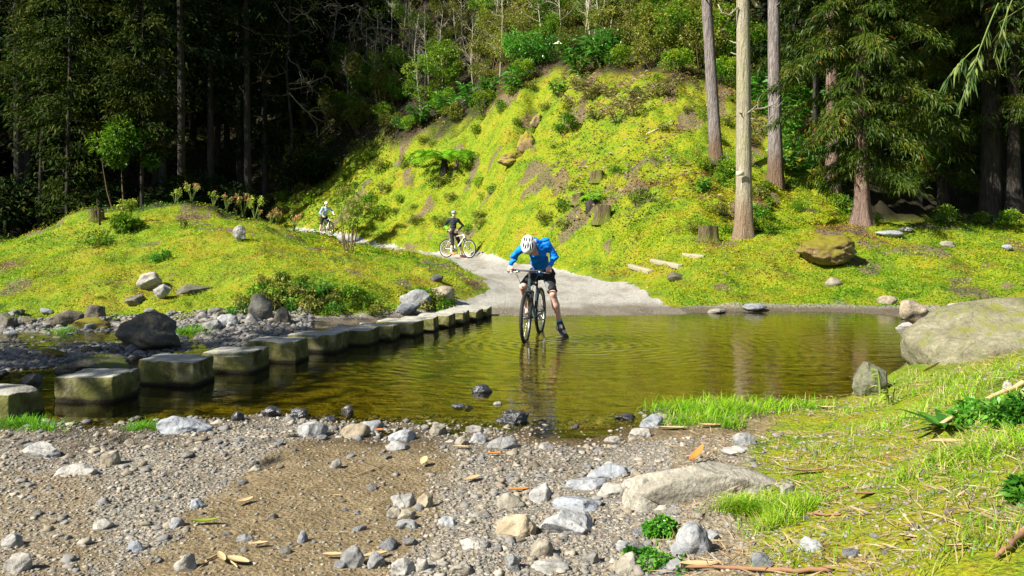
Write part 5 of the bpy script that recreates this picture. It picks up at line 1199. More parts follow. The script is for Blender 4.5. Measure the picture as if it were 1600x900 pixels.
sh_px(1045, 888, 90, 20, 900, .02, 'leaf_glossy', 'small-leaved weed runner along the bottom edge below the clover', 838, name='clover', cat='plant', Wf=.8)

# ------------------------------------------------------------------ stuff: grass, ground cover, litter
def cover(name, N, pxr, Dr, Lf, dens, vfun, mat='leaf_cover', seed=1, up=.5, lift=.02, Wf=.5):
    r = np.random.default_rng(seed); D = np.exp(r.uniform(math.log(Dr[0]), math.log(Dr[1]), N)); px = r.uniform(*pxr, N); x = (px - PX0) / FX * D
    z = H(x, D); k = r.uniform(0, 1, N) < dens(px, x, D, z); x, D, z, px = x[k], D[k], z[k], px[k]; n = len(x)
    L = Lf * (D / 20) ** .75 * r.uniform(.5, 1.4, n); P = np.stack([x, D, z + lift * r.uniform(-.3, 1, n) * (D / 20)], -1)
    Dd = r.normal(size=(n, 3)) * [1, 1, .45] + [0, 0, up]; mb = MB(); leaf_quads(mb, P, Dd, L, L * Wf, np.clip(vfun(r, x, D, n), 0, 1), .2, r, .33)
    return tag(mb.build(name, M[mat], None, smooth=False), kind='stuff')
def vmoss(r, x, y, n):
    b = .5 + .36 * fbm(x * .45, y * .45, s=51, o=3) + .16 * vnoise(x * 2.1, y * 2.1, s=52)
    dry = sstep(.35, .75, fbm(x * .7 + 9, y * .7, s=53, o=3)); grn = sstep(.2, .6, fbm(x * .5 - 7, y * .5, s=54, o=3))
    bare = sstep(.25, .6, fbm(x * 1.6 + 3, y * 1.6, s=59, o=2))
    return b - .10 + .28 * dry - .3 * grn + .22 * sstep(4.5, 7.5, H(x, y)) + .3 * bare * sstep(13, 15, y) + r.normal(size=n) * .075
def dveg(px, x, y, z):
    bf, _ = shore_y(x, y); d = sstep(-.3, .4, y - bf) * sstep(.0, .35, path_d(x, y)); cl = vnoise(x * 2.5, y * 2.5, s=55); d = d * (1 - .85 * sstep(23, 24, y) * sstep(1330, 1400, px))
    return d * np.clip(.75 + .45 * cl, .15, 1)
cover('ground_cover', 140000, (-120, 800), (13.2, 30), .048, dveg, vmoss, seed=901, lift=.05)
cover('ground_cover', 90000, (950, 1750), (15, 26), .055, dveg, vmoss, seed=902, lift=.05)
cover('ground_cover', 190000, (480, 1350), (22, 48), .048, dveg, vmoss, seed=903, lift=.07)
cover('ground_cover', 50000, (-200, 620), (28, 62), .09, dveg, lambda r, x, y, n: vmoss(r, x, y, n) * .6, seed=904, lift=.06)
def grass(name, N, fn, h, wd_, v0, v1, seed, bend=.5):
    r = np.random.default_rng(seed); x, y = fn(r, N); z = H(x, y); k = (z > -.05); x, y, z = x[k], y[k], z[k]; n = len(x)
    P = np.stack([x, y, z - .01], -1); D = r.normal(size=(n, 3)) * [.35, .35, 0] + [0, 0, 1]; mb = MB()
    blades(mb, P, D, h * r.uniform(.45, 1.25, n), wd_, np.clip(r.uniform(v0, v1, n) + np.where(r.uniform(0, 1, n) > .88, .3, 0), 0, 1), bend * r.uniform(.3, 1.3, n), r)
    return tag(mb.build(name, M['grass'], None, smooth=False), kind='stuff')
def tufts(cs, spread):
    C = np.array([tuple(hit(a, b))[:2] + (s,) for a, b, s in cs])
    def f(r, N):
        w = C[:, 2] / C[:, 2].sum(); k = r.choice(len(C), N, p=w); return C[k, 0] + r.normal(size=N) * spread * C[k, 2], C[k, 1] + r.normal(size=N) * spread * .6 * C[k, 2]
    return f
grass('grass', 2200, tufts([(1055, 640, 1), (1080, 642, 1.2), (1110, 642, 1.2), (1140, 645, 1), (1170, 645, 1.1), (1200, 642, 1), (1230, 640, .9), (1255, 640, .7), (1100, 660, .8), (1060, 662, .8), (1140, 668, .5)], .14), .16, .006, .1, .75, 910, .8)
grass('grass', 2200, tufts([(1190, 795, 1), (1225, 805, 1), (1165, 800, .8), (1250, 800, .8), (1210, 825, .8), (1140, 795, .5)], .06), .10, .004, .3, .8, 911)
grass('grass', 3600, tufts([(1390, 600, 1), (1430, 598, 1.2), (1480, 600, 1.2), (1530, 590, 1.2), (1580, 590, 1.3), (1500, 625, 1.3), (1560, 635, 1), (1440, 640, 1), (1590, 700, 1.5), (1540, 700, 1.3), (1400, 660, 1), (1350, 640, .8), (1480, 720, 1)], .13), .12, .005, .2, .95, 912, .9)
grass('grass', 900, tufts([(1500, 780, 1), (1540, 850, 1.2), (1590, 820, 1.2), (1480, 870, 1), (1420, 740, 1), (1330, 720, 1), (1270, 710, 1), (1570, 760, 1), (1050, 845, .4), (1255, 880, .5), (1110, 800, .4)], .12), .09, .004, .3, .95, 913)
grass('grass', 900, tufts([(20, 668, 1), (60, 672, 1), (40, 664, .8), (215, 672, .6), (245, 672, .3)], .09), .12, .005, .0, .45, 914)
grass('grass', 900, tufts([(285, 524, 1), (300, 520, 1), (270, 526, .8), (100, 522, .8)], .16), .16, .008, .0, .5, 915)
def fgrass(r, N):
    px = r.uniform(1040, 1650, N); y = np.exp(r.uniform(math.log(2.7), math.log(8.4), N)); x = (px - PX0) / FX * y; g, m, w, p = weights(x, y, H(x, y)); k = (m > r.uniform(.2, 1, N)) & (vnoise(x * 3, y * 3, s=57) > -.2); return x[k], y[k]
grass('grass', 15000, fgrass, .05, .0035, .25, .95, 916, .8)
def mgrass(px0, px1, y0, y1, cl=.05):
    def f(r, N):
        px = r.uniform(px0, px1, N); y = np.exp(r.uniform(math.log(y0), math.log(y1), N)); x = (px - PX0) / FX * y
        k = (r.uniform(0, 1, N) < dveg(px, x, y, 0)) & (fbm(x * .5 - 7, y * .5, s=54, o=3) > cl); return x[k], y[k]
    return f
grass('grass', 42000, mgrass(-60, 800, 13.6, 27), .085, .012, .05, .55, 917, .6)
grass('grass', 30000, mgrass(1000, 1700, 15.6, 24), .08, .012, .05, .55, 918, .6)
grass('grass', 26000, mgrass(640, 1250, 22, 38, .15), .12, .018, .05, .6, 919, .6)
# dry straw and litter
def litter(name, N, pxr, Dr, L, wd_, v, seed, dens):
    r = np.random.default_rng(seed); y = np.exp(r.uniform(math.log(Dr[0]), math.log(Dr[1]), N)); px = r.uniform(*pxr, N); x = (px - PX0) / FX * y; z = H(x, y)
    k = (z > -.01) & (r.uniform(0, 1, N) < dens(px, x, y)); x, y, z = x[k], y[k], z[k]; n = len(x); mb = MB()
    leaf_quads(mb, np.stack([x, y, z + .008 * (y / 4)], -1), r.normal(size=(n, 3)) * [1, 1, .12] + [0, 0, .05], L * r.uniform(.3, 1.3, n), wd_, r.uniform(*v, n), .02, r)
    return tag(mb.build(name, M['dead'], None, smooth=False), kind='stuff')
litter('straw_litter', 7000, (1050, 1650), (2.7, 8), .11, .006, (.4, 1), 930, lambda px, x, y: .7 + 0 * x)
litter('straw_litter', 1400, (-20, 1050), (2.7, 6.4), .05, .006, (.2, 1), 931, lambda px, x, y: np.where((px > 350) & (px < 640), 1, .45))
litter('leaf_litter', 9000, (860, 1320), (24, 44), .16, .08, (.2, 1), 932, lambda px, x, y: sstep(.1, .5, fbm(x * .4, y * .4, s=61, o=3)) * (path_d(x, y) > .5))
litter('leaf_litter', 3500, (-60, 560), (30, 60), .2, .1, (0, .5), 933, lambda px, x, y: (path_d(x, y) > .3) * 1.0)
# ------------------------------------------------------------------ signed distance bodies
def nets(f, lo, hi, h):
    lo = np.asarray(lo, float); hi = np.asarray(hi, float); n = np.ceil((hi - lo) / h).astype(int) + 1
    gx = [lo[k] + np.arange(n[k]) * h for k in range(3)]
    X, Y, Z = np.meshgrid(*gx, indexing='ij'); G = f(np.stack([X, Y, Z], -1).reshape(-1, 3)).reshape(X.shape)
    ins = G < 0; c = np.zeros(tuple(n - 1), int)
    for a in (0, 1):
        for b in (0, 1):
            for d in (0, 1): c += ins[a:n[0] - 1 + a, b:n[1] - 1 + b, d:n[2] - 1 + d]
    act = (c > 0) & (c < 8); idx = -np.ones(act.shape, int); cells = np.argwhere(act); idx[act] = np.arange(len(cells))
    acc = np.zeros((len(cells), 3)); cnt = np.zeros(len(cells))
    for ax in range(3):
        o1, o2 = [q for q in range(3) if q != ax]
        for a in (0, 1):
            for b in (0, 1):
                p0 = cells.copy(); p0[:, o1] += a; p0[:, o2] += b; p1 = p0.copy(); p1[:, ax] += 1
                g0 = G[tuple(p0.T)]; g1 = G[tuple(p1.T)]; s = (g0 < 0) != (g1 < 0); t = g0 / np.where(s, g0 - g1, 1)
                pt = p0.astype(float); pt[:, ax] += t; acc += pt * s[:, None]; cnt += s
    V = lo + acc / cnt[:, None] * h; Fs = []
    for ax in range(3):
        o1, o2 = (ax + 1) % 3, (ax + 2) % 3
        sl0 = [slice(None)] * 3; sl1 = [slice(None)] * 3; sl0[ax] = slice(0, -1); sl1[ax] = slice(1, None)
        for q in (o1, o2): sl0[q] = slice(1, -1); sl1[q] = slice(1, -1)
        a0 = ins[tuple(sl0)]; a1 = ins[tuple(sl1)]; e = np.argwhere(a0 != a1)
        if not len(e): continue
        flip = a0[tuple(e.T)]; e = e.copy(); e[:, o1] += 1; e[:, o2] += 1; q = []
        for d1, d2 in ((-1, -1), (0, -1), (0, 0), (-1, 0)):
            cc = e.copy(); cc[:, o1] += d1; cc[:, o2] += d2; q.append(idx[tuple(cc.T)])
        Q = np.stack(q, -1); Q[~flip] = Q[~flip][:, ::-1]; Fs.append(Q)
    return V, np.concatenate(Fs)
def cap(P, a, b, ra, rb):
    a = np.asarray(a, float); b = np.asarray(b, float); d = b - a; t = np.clip(((P - a) @ d) / (d @ d + 1e-9), 0, 1)
    return np.linalg.norm(P - a - t[:, None] * d, axis=1) - (ra + (rb - ra) * t)
def ell(P, c, r, Rm=None):
    q = P - np.asarray(c, float)
    if Rm is not None: q = q @ np.asarray(Rm)
    r = np.asarray(r, float); k = np.linalg.norm(q / r, axis=1); return (k - 1) * r.min() * np.where(k < 1, 1, 1)
def smin(ds, k):
    r = ds[0]
    for d in ds[1:]:
        h = np.clip(.5 + .5 * (d - r) / k, 0, 1); r = r * h + d * (1 - h) - k * h * (1 - h)
        r = r
    return r
def body_sdf(prims, k=.03):
    def f(P): return smin([cap(P, *p) if len(p) == 4 else ell(P, *p) for p in prims], k)
    return f
def bounds(prims, m=.05):
    L = []; 
    for p in prims:
        if len(p) == 4: r = max(p[2], p[3]); L += [np.asarray(p[0], float) - r, np.asarray(p[0], float) + r, np.asarray(p[1], float) - r, np.asarray(p[1], float) + r]
        else: r = max(p[1]); L += [np.asarray(p[0], float) - r, np.asarray(p[0], float) + r]
    L = np.array(L); return L.min(0) - m, L.max(0) + m
def sdf_mesh(name, f, lo, hi, h, mat, parent, org, extra=None):
    V, F = nets(f, lo, hi, h)
    if extra:
        Vs = [V]; Fs = [F]; n = len(V)
        for v2, f2 in extra: Vs.append(v2); Fs.append(f2 + n); n += len(v2)
        V = np.concatenate(Vs); F = np.concatenate(Fs)
    return mesh(name, V - np.asarray(org, float), F, mat, np.full(len(V), .5), True, parent)
def A3(*p): return np.array(p, float)
def hand_grip(G, A, W_, s=1.0):
    """a fist of five separate fingers closed around a bar: G grip centre, A outward bar axis, W_ wrist"""
    G = A3(*G); A = unit(A3(*A)); b = A3(*W_) - G; b = unit(b - A * (b @ A)); u = np.cross(A, b); u = u if u[2] > 0 else -u
    pr = []; palm0 = A3(*W_)
    for o, ln in ((.033, .92), (.011, 1.0), (-.011, .97), (-.032, .8)):
        k0 = G + A * o * s + b * .034 + u * .022; p1 = G + A * o * s - b * .006 + u * .033 * ln; p2 = G + A * o * s - b * .034 * ln + u * .008; p3 = G + A * o * s - b * .020 * ln - u * .024 * ln
        pr.append([(k0, p1, .0105, .0095), (p1, p2, .0095, .0088), (p2, p3, .0088, .0078)])
    palm = [(palm0, G + A * .022 + b * .036 + u * .014, .024, .015), (palm0, G - A * .024 + b * .036 + u * .014, .024, .015), (palm0, G + b * .034 + u * .006, .024, .017), (G + A * .026 + b * .036 + u * .018, G - A * .028 + b * .036 + u * .018, .013, .012)]
    th = [(palm0 * .5 + (G - A * .02) * .5 - u * .006, G - A * .040 + b * .018 - u * .012, .016, .012), (G - A * .040 + b * .018 - u * .012, G - A * .036 - b * .014 - u * .026, .012, .009)]
    out = []
    def f(P):
        d = smin([cap(P, *q) for q in palm], .012)
        for fg in pr + [th]:
            e = smin([cap(P, *q) for q in fg], .006); d = smin([d, e], .004)
        return d
    al = palm + [q for fg in pr for q in fg] + th; lo, hi = bounds(al, .01); return nets(f, lo, hi, .0042)
def hand_open(Wr, D_, Nn, s=1.0, curl=.5):
    """relaxed hand: wrist, pointing direction, back-of-hand normal"""
    Wr = A3(*Wr); D = unit(A3(*D_)); Nn = A3(*Nn); Nn = unit(Nn - D * (Nn @ D)); S = np.cross(D, Nn); pr = []
    for o, ln in ((.030, .062), (.010, .074), (-.010, .070), (-.029, .054)):
        k0 = Wr + D * .085 + S * o; p1 = k0 + (D * .9 - Nn * curl * .5) * ln * .5; p2 = p1 + (D * .6 - Nn * curl) * ln * .5; pr.append([(k0, p1, .010, .009), (p1, p2, .009, .0075)])
    palm = [(Wr, Wr + D * .085 + S * o, .022, .013) for o in (.026, .008, -.010, -.026)]
    th = [(Wr + D * .03 + S * .02, Wr + D * .065 + S * .055, .014, .011), (Wr + D * .065 + S * .055, Wr + D * .1 + S * .06 - Nn * .01, .011, .009)]
    def f(P):
        d = smin([cap(P, *q) for q in palm], .012)
        for fg in pr + [th]: d = smin([d, smin([cap(P, *q) for q in fg], .006)], .004)
        return d
    al = palm + [q for fg in pr for q in fg] + th; lo, hi = bounds(al, .01); return nets(f, lo, hi, .0045)
def person(label, J, org, h=.012, jacket='blue', shorts='black', panel=None, helmet='helmet_white', hair='hair', shoes='shoe_dark', pants_to='knee', skin='skin', hands=None, shirt_w=1.0, strap=True, extras=None, build=1.0):
    org = A3(*org); root = thing('person', label, 'person', tuple(org)); J = {k: A3(*v) for k, v in J.items()}; b = build
    up, fc = unit(J['hup']), J['hface']; fc = unit(fc - up * (fc @ up)); rt = np.cross(fc, up); hd = J['head']
    Rm = np.stack([rt, fc, up], 1)
    face = [(hd + up * .02 - fc * .015, (.074, .092, .088), Rm), (hd - up * .045 + fc * .03, (.056, .058, .065), Rm), (hd - up * .085 + fc * .055, hd - up * .08 + fc * .06, .026, .024),
            (hd - up * .005 + fc * .088, hd - up * .035 + fc * .103, .009, .013), (hd + up * .018 + fc * .078 - rt * .03, hd + up * .018 + fc * .078 + rt * .03, .012, .012),
            (hd - up * .062 + fc * .083 - rt * .018, hd - up * .062 + fc * .083 + rt * .018, .009, .009), (hd - rt * .076 - up * .02, hd - rt * .08 + up * .015, .010, .012), (hd + rt * .076 - up * .02, hd + rt * .08 + up * .015, .010, .012)]
    neck = [(J['neck'], hd - up * .05 - fc * .01, .055, .05)]
    def arm(s, e=0): return [(J['sh' + s], J['el' + s], .046 * b + e, .036 * b + e), (J['el' + s], J['wr' + s], .036 * b + e, .024 + e)]
    def leg(s, e=0): return [(J['hip' + s], J['kn' + s], .078 * b + e, .052 * b + e), (J['kn' + s], J['kn' + s] * .6 + J['an' + s] * .4, .050 * b + e, .054 * b + e), (J['kn' + s] * .6 + J['an' + s] * .4, J['an' + s], .054 * b + e, .033 + e)]
    mid = (J['pelvis'] + J['chest']) / 2
    def torso(e=0): return [(J['shL'] * .82 + J['chest'] * .18, J['shR'] * .82 + J['chest'] * .18, .066 * b + e, .066 * b + e), (J['chest'], mid, .118 * b + e, .108 * b + e), (mid, J['pelvis'], .108 * b + e, .112 * b + e), (J['hipL'], J['hipR'], .088 * b + e, .088 * b + e), (J['neck'], J['chest'], .06 + e, .10 + e)]
    allp = face[:1] + face[2:] + neck + torso() + arm('L') + arm('R') + leg('L') + leg('R')
    foot = []
    for s in 'LR':
        foot += [(J['an' + s], J['toe' + s], .032, .026)]
    fb = body_sdf(neck + torso() + arm('L') + arm('R') + leg('L') + leg('R') + foot, .03); ff = body_sdf(face, .018)
    fbody = lambda P: smin([fb(P), ff(P)], .012)
    lo, hi = bounds(allp + foot, .03); ex = [hd_ for hd_ in (hands or [])]
    sdf_mesh('body', fbody, lo, hi, h, M[skin], root, org, ex)
    # upper garment: torso and sleeves, ends cleanly at wrist and hem
    wr = lambda P, s_: (fbm(P[:, 0] * 8 + P[:, 2] * 6, P[:, 1] * 8, P[:, 2] * 20 - P[:, 0] * 8, s=s_, o=3)) * .015
    cu = {s: J['wr' + s] * .93 + J['el' + s] * .07 for s in 'LR'}
    tj = torso(.014 * shirt_w)[:3] + [(J['neck'], J['chest'], .068, .11)] + [(J['pelvis'], J['pelvis'] * .85 + J['hipL'] * .15, .118 * b, .118 * b), (J['pelvis'], J['pelvis'] * .85 + J['hipR'] * .15, .118 * b, .118 * b)]
    aj = []
    for s in 'LR': aj += [(J['sh' + s], J['el' + s], .062 * b, .048 * b), (J['el' + s], cu[s], .048 * b, .034)]
    f0 = body_sdf(tj + aj, .035)
    ad = {s: unit(J['wr' + s] - J['el' + s]) for s in 'LR'}; nk = unit(hd - J['neck']); dn = unit(J['pelvis'] - J['chest'])
    def fj(P):
        d = f0(P) + wr(P, 3)
        for s in 'LR':
            near = np.linalg.norm(P - cu[s], axis=1) < .12; d = np.where(near, np.maximum(d, (P - cu[s]) @ ad[s]), d)
        d = np.maximum(d, (P - J['pelvis']) @ dn - .075)
        return np.maximum(d, np.where(np.linalg.norm(P - J['neck'], axis=1) < .2, (P - J['neck']) @ nk - .045, -1))
    lo, hi = bounds(tj + aj, .03); sdf_mesh('jacket', fj, lo, hi, h, M[jacket], root, org)
    # shorts or trousers
    sp = [(J['hipL'], J['hipR'], .103 * b, .103 * b), (J['pelvis'], J['pelvis'] + .02, .118 * b, .118 * b)]; cl = []
    for s in 'LR':
        if pants_to == 'knee': e = J['kn' + s] * .92 + J['hip' + s] * .08; sp += [(J['hip' + s], e, .100 * b, .074 * b)]; cl.append((e, unit(J['kn' + s] - J['hip' + s])))
        else:
            e = J['an' + s] * pants_to + J['kn' + s] * (1 - pants_to); sp += [(J['hip' + s], J['kn' + s], .092 * b, .064 * b), (J['kn' + s], e, .064 * b, .054 * b)]; cl.append((e, unit(J['an' + s] - J['kn' + s])))
    f1 = body_sdf(sp, .03)
    def fs(P):
        d = f1(P) + wr(P, 9) * .8
        for e, n_ in cl: d = np.where(np.linalg.norm(P - e, axis=1) < .13, np.maximum(d, (P - e) @ n_), d)
        return d
    lo, hi = bounds(sp, .03); sdf_mesh('shorts' if pants_to == 'knee' else 'trousers', fs, lo, hi, h, M[shorts], root, org)
    if panel:
        s = panel; a_ = J['hip' + s]; e = J['kn' + s] * .9 + J['hip' + s] * .1; off = unit(J['hipR'] - J['hipL']) * (.045 if s == 'L' else -.045) + A3(0, -.03, 0)
        pp = [(a_ * .6 + e * .4 + off * .9, e + off * .7, .052 * b, .050 * b)]; lo, hi = bounds(pp, .02); fpn = body_sdf(pp)
        sdf_mesh('side_panel', lambda P: np.maximum(fpn(P), (P - e) @ unit(e - a_) - .004), lo, hi, .01, M['grey_panel'], root, org)
    # helmet: vented shell, dark liner, strap
    hc = hd + up * .045 - fc * .012; rr = A3(.102, .148, .10)
    def shell(P):
        q = (P - hc) @ Rm; d = ell(q, (0, 0, 0), rr); inn = ell(q, (0, 0, 0), rr - .016); d = np.maximum(d, -inn)
        d = np.maximum(d, -(q[:, 2] + .025 + .12 * (q[:, 1] * -.25)))
        for cx, cy, lx, ly, an in ((0, .045, .011, .045, 0), (-.034, .06, .010, .042, .18), (.034, .06, .010, .042, -.18), (-.064, .035, .009, .045, .1), (.064, .035, .009, .045, -.1), (-.022, -.045, .010, .042, 0), (.022, -.045, .010, .042, 0), (-.056, -.055, .010, .04, -.1), (.056, -.055, .010, .04, .1)):
            x = (q[:, 0] - cx) * math.cos(an) + (q[:, 1] - cy) * math.sin(an); y = -(q[:, 0] - cx) * math.sin(an) + (q[:, 1] - cy) * math.cos(an)
            v = (np.sqrt((x / lx) ** 2 + (y / ly) ** 2) - 1) * lx; d = np.maximum(d, -np.maximum(v, -q[:, 2]))
        return d
    hm = sdf_mesh('helmet', shell, hc - .16, hc + .16, .0065, M[helmet], root, org)
    def liner(P):
        q = (P - hc) @ Rm; return np.maximum(ell(q, (0, 0, 0), rr - .013), -(q[:, 2] + .02))
    sdf_mesh('liner', liner, hc - .15, hc + .15, .011, M['dark_plastic'], hm, (0, 0, 0)); hm.children[0].location = (-org[0], -org[1], -org[2])
    hb = MB(); s = np.linspace(-1.35, 1.35, 22); P = np.stack([np.sin(s) * .078, np.cos(s) * .05 - .01, -.055 - .055 * np.cos(s) + .0 * s], -1)
    pts = hd + P[:, :1] * rt + (P[:, 1:2]) * fc + P[:, 2:] * up; hb.tube(pts - org, .006, 5); hb.build('strap', M['dark_plastic'], root)
    def fhair(P): 
        q = (P - hd) @ Rm; return np.maximum(np.maximum(ell(q, (0, -.022, .012), (.083, .090, .094)), q[:, 1] - .035 - q[:, 2] * .5), -(q[:, 2] + .085))
    sdf_mesh('hair', fhair, hd - .13, hd + .13, .010, M[hair], root, org)
    ey = MB()
    for s in (-1, 1):
        V, F = ICO[2]; ey.add(V * .011 + (hd + rt * s * .031 - up * .003 + fc * .079 - org), F)
    ey.build('eye', M['dark_plastic'], root)
    ls = MB(); ls.tube([hd - up * .062 + fc * .092 - rt * .02 - org, hd - up * .064 + fc * .096 - org, hd - up * .062 + fc * .092 + rt * .02 - org], [.003, .005, .003], 6); ls.build('mouth', M['shoe_coral'] if False else M['pink'], root)
    for s in 'LR':
        an, to = J['an' + s], J['toe' + s]; d = unit(to - an); hl = an - unit(A3(d[0], d[1], 0)) * .035 + (to - an) * .45 * A3(0, 0, 1)
        dz = A3(0, 0, 1); ln = np.linalg.norm((to - an)[:2]); ft = J.get('sole' + s, None)
        pr = [(an - A3(0, 0, .005), hl, .042, .040), (hl, to, .040, .036), (an, (an + to) / 2, .040, .040), ((hl + to) / 2, to + d * .03, .042, .032)]
        f_ = body_sdf(pr, .02); lo, hi = bounds(pr, .02)
        sh = sdf_mesh('shoe', lambda P: np.maximum(f_(P), (P - an) @ unit(J['kn' + s] - an) - .035), lo, hi, .008, M[shoes], root, org)
        ax_ = unit(J['kn' + s] - an); sk = MB(); sk.tube([an + ax_ * .02 - org, an + ax_ * .045 - org], [.041, .042], 16); sk.build('cuff', M['shoe_blue'] if shoes == 'shoe_dark' else M['white'], sh)
        sk = MB(); sk.tube([an + ax_ * .045 - org, an + ax_ * (.075 if shoes == 'shoe_dark' else .15) - org], [.038, .037 if shoes == 'shoe_dark' else .042], 16); sk.build('sock', M['sock' if shoes == 'shoe_dark' else 'white'], root)
    return root

# ------------------------------------------------------------------ bicycles
def bicycle(label, loc, ang, fr='frame_black', steer=0, rad=.35, tyre='rubber', rim='alloy', spk=28, det=1, zoff=0, pedal=0.0):
    """local: x forward from the rear contact, y left, z up"""
    root = thing('bicycle', label, 'bicycle', loc, ang); Rw = rad; wb = 1.09
    def wheel(name, ax, parent, ya=0, rot=0):
        w = bpy.data.objects.new(name, None); COL.objects.link(w); w.parent = parent; w.location = ax; w.rotation_euler = (0, 0, rot)
        tb = MB()
        def kn(V, t, th):
            g = 1 + .0 * t; out = np.cos(th)[None, :, None] > .2
            k = (np.sin(t * 64)[:, None, None] > 0) * out * .006
            d = V / (np.linalg.norm(V[..., [0, 2]], axis=-1)[..., None] + 1e-9) * [1, 0, 1]; return V + d * k
        tb.torus((0, 0, 0), Rw - .027, .026, N=192 if det else 64, n=12 if det else 8, sq=kn if det else None); tb.build('tyre', M[tyre], w)
        rb = MB(); rb.torus((0, 0, 0), Rw - .056, .011, N=64, n=8, flat=1.1); rb.build('rim', M[rim], w)
        sp = MB()
        for k in range(spk):
            a = k * 2 * math.pi / spk; sd_ = .028 * (1 if k % 2 else -1); a2 = a + (.5 if k % 4 < 2 else -.5)
            sp.tube([[math.cos(a2) * .022, sd_, math.sin(a2) * .022], [math.cos(a) * (Rw - .06), 0, math.sin(a) * (Rw - .06)]], .0014 if det else .002, 4, cap=False)
        sp.build('spokes', M['alloy'], w); hb = MB(); hb.tube([[0, -.055, 0], [0, -.03, 0], [0, .03, 0], [0, .055, 0]], [.012, .02, .02, .012], 12)
        hb.torus((0, .034, 0), .075, .004, N=32, n=5); hb.build('hub', M['steel_dark'], w)
        return w
    wheel('wheel', (0, 0, Rw), root)
    bb = A3(.43, 0, .31); st = A3(.24, 0, .80); ht = A3(.795, 0, .90); hbm = A3(.845, 0, .745); fa = A3(wb, 0, Rw)
    f = MB(); f.tube([bb, st], [.018, .017], 10); f.tube([bb, hbm + A3(-.01, 0, .02)], [.027, .026], 12); f.tube([st - A3(-.01, 0, .03), ht - A3(0, 0, .03)], [.019, .021], 10); f.tube([hbm, ht], .026, 12)
    for s in (-1, 1):
        f.tube([bb + A3(-.03, s * .02, 0), A3(.2, s * .055, .34), A3(0, s * .068, Rw)], [.012, .011, .010], 8); f.tube([st - A3(0, 0, .05), A3(.12, s * .055, .6), A3(0, s * .068, Rw)], [.010, .009, .009], 8)
    f.tube([bb - A3(0, .04, 0), bb + A3(0, .04, 0)], .026, 12); f.build('frame', M[fr], root)
    # steering assembly turned about the head tube
    axd = unit(ht - hbm); fk_ = bpy.data.objects.new('fork', None); COL.objects.link(fk_); fk_.parent = root; fk_.location = hbm
    Rs = Matrix.Rotation(steer, 4, Vector(axd)); fk_.rotation_euler = Rs.to_euler(); L = lambda p: A3(*p) - hbm
    cr = L(fa) * .0 + A3(.02, 0, -.03); fm = MB()
    fm.tube([A3(-.0, -.07, -.035), A3(.005, 0, -.01), A3(0, .07, -.035)], [.022, .028, .022], 12)
    for s in (-1, 1): fm.tube([A3(0, s * .066, -.03), L(fa) * .45 + A3(0, s * .068, 0)], .0165, 10)
    fm.build('crown', M['steel_dark'], fk_); fl = MB()
    for s in (-1, 1): fl.tube([L(fa) * .38 + A3(0, s * .068, 0), L(fa) + A3(.0, s * .062, 0)], [.023, .018], 10)
    ar = [L(fa) * .42 + A3(.03, .068 * c, .06 * (1 - abs(c)) + .01) for c in (-1, -.6, 0, .6, 1)]; fl.tube(ar, .013, 8); fl.build('fork_leg', M['steel_dark' if fr != 'frame_white' else 'frame_white'], fk_)
    wheel('wheel', tuple(L(fa)), fk_)
    bc = L(A3(.83, 0, 1.02)); sm_ = MB(); sm_.tube([L(ht), L(ht) + axd * .06], .02, 10); sm_.tube([L(ht) + axd * .05, bc], [.018, .018], 10); sm_.build('stem', M['steel_dark'], fk_)
    hbm_ = MB(); ys_ = [-.33, -.2, -.06, 0, .06, .2, .33]; hbm_.tube([bc + A3(-.03 * (abs(y) / .33) ** 2, y, .012 * (abs(y) / .33)) for y in ys_], .0135, 10)
    hbm_.build('handlebar', M['steel_dark'], fk_)
    for s in (-1, 1):
        g = MB(); g.tube([bc + A3(-.012, s * .215, .008), bc + A3(-.03, s * .335, .012)], [.017, .017], 12); g.build('grip', M['rubber'], fk_)
    if det:
        for s in (-1, 1):
            br = MB(); br.box(bc + A3(.02, s * .165, -.01), (.05, .05, .025)); br.tube([bc + A3(.03, s * .18, -.012), bc + A3(.055, s * .24, -.02), bc + A3(.05, s * .31, -.03)], [.007, .007, .005], 8); br.build('brake_lever', M['alloy'], fk_)
        cb = MB()
        for s, q in ((-1, .07), (1, .05), (-1, .02)):
            cb.tube([bc + A3(.03, s * .15, 0), bc + A3(.12, s * (.16 + q), .03), bc + A3(.16, s * .13, -.1), bc + A3(.10, s * .07, -.25), L(fa) * .45 + A3(.03, s * .06, .05)], .0035, 5)
        cb.build('cable', M['dark_plastic'], fk_)
    spo = MB(); spo.tube([st - A3(-.01, 0, .02), A3(.20, 0, .95)], .0145, 10); spo.build('seat_post', M['steel_dark'], root)
    sd = MB(); xs_ = np.linspace(0, 1, 10); sd.tube([A3(.06 + .27 * q, 0, .985 - .012 * math.sin(q * 3)) for q in xs_], .075 * (1 - xs_) ** .8 + .02, 12, flat=.32); s_ = sd.build('saddle', M['black'], root)
    ck = MB(); ca = pedal; c_, s2 = math.cos(ca) * .172, math.sin(ca) * .172
    ck.tube([bb + A3(0, .075, 0), bb + A3(c_, .095, s2)], [.014, .011], 8); ck.tube([bb - A3(0, .075, 0), bb - A3(c_, .095, s2)], [.014, .011], 8); ck.tube([bb - A3(0, .09, 0), bb + A3(0, .09, 0)], .012, 8)
    ck.torus(bb + A3(0, -.06, 0), .075, .005, N=36, n=6); ck.torus(bb + A3(0, -.05, 0), .055, .005, N=30, n=6); ckr = ck.build('crankset', M['steel_dark'], root)
    for s in (1, -1):
        p = MB(); p.box(bb + A3(c_ * s, .145 * s, s2 * s), (.09, .085, .018)); p.tube([bb + A3(c_ * s, .09 * s, s2 * s), bb + A3(c_ * s, .19 * s, s2 * s)], .007, 6); p.build('pedal', M['alloy'], ckr)
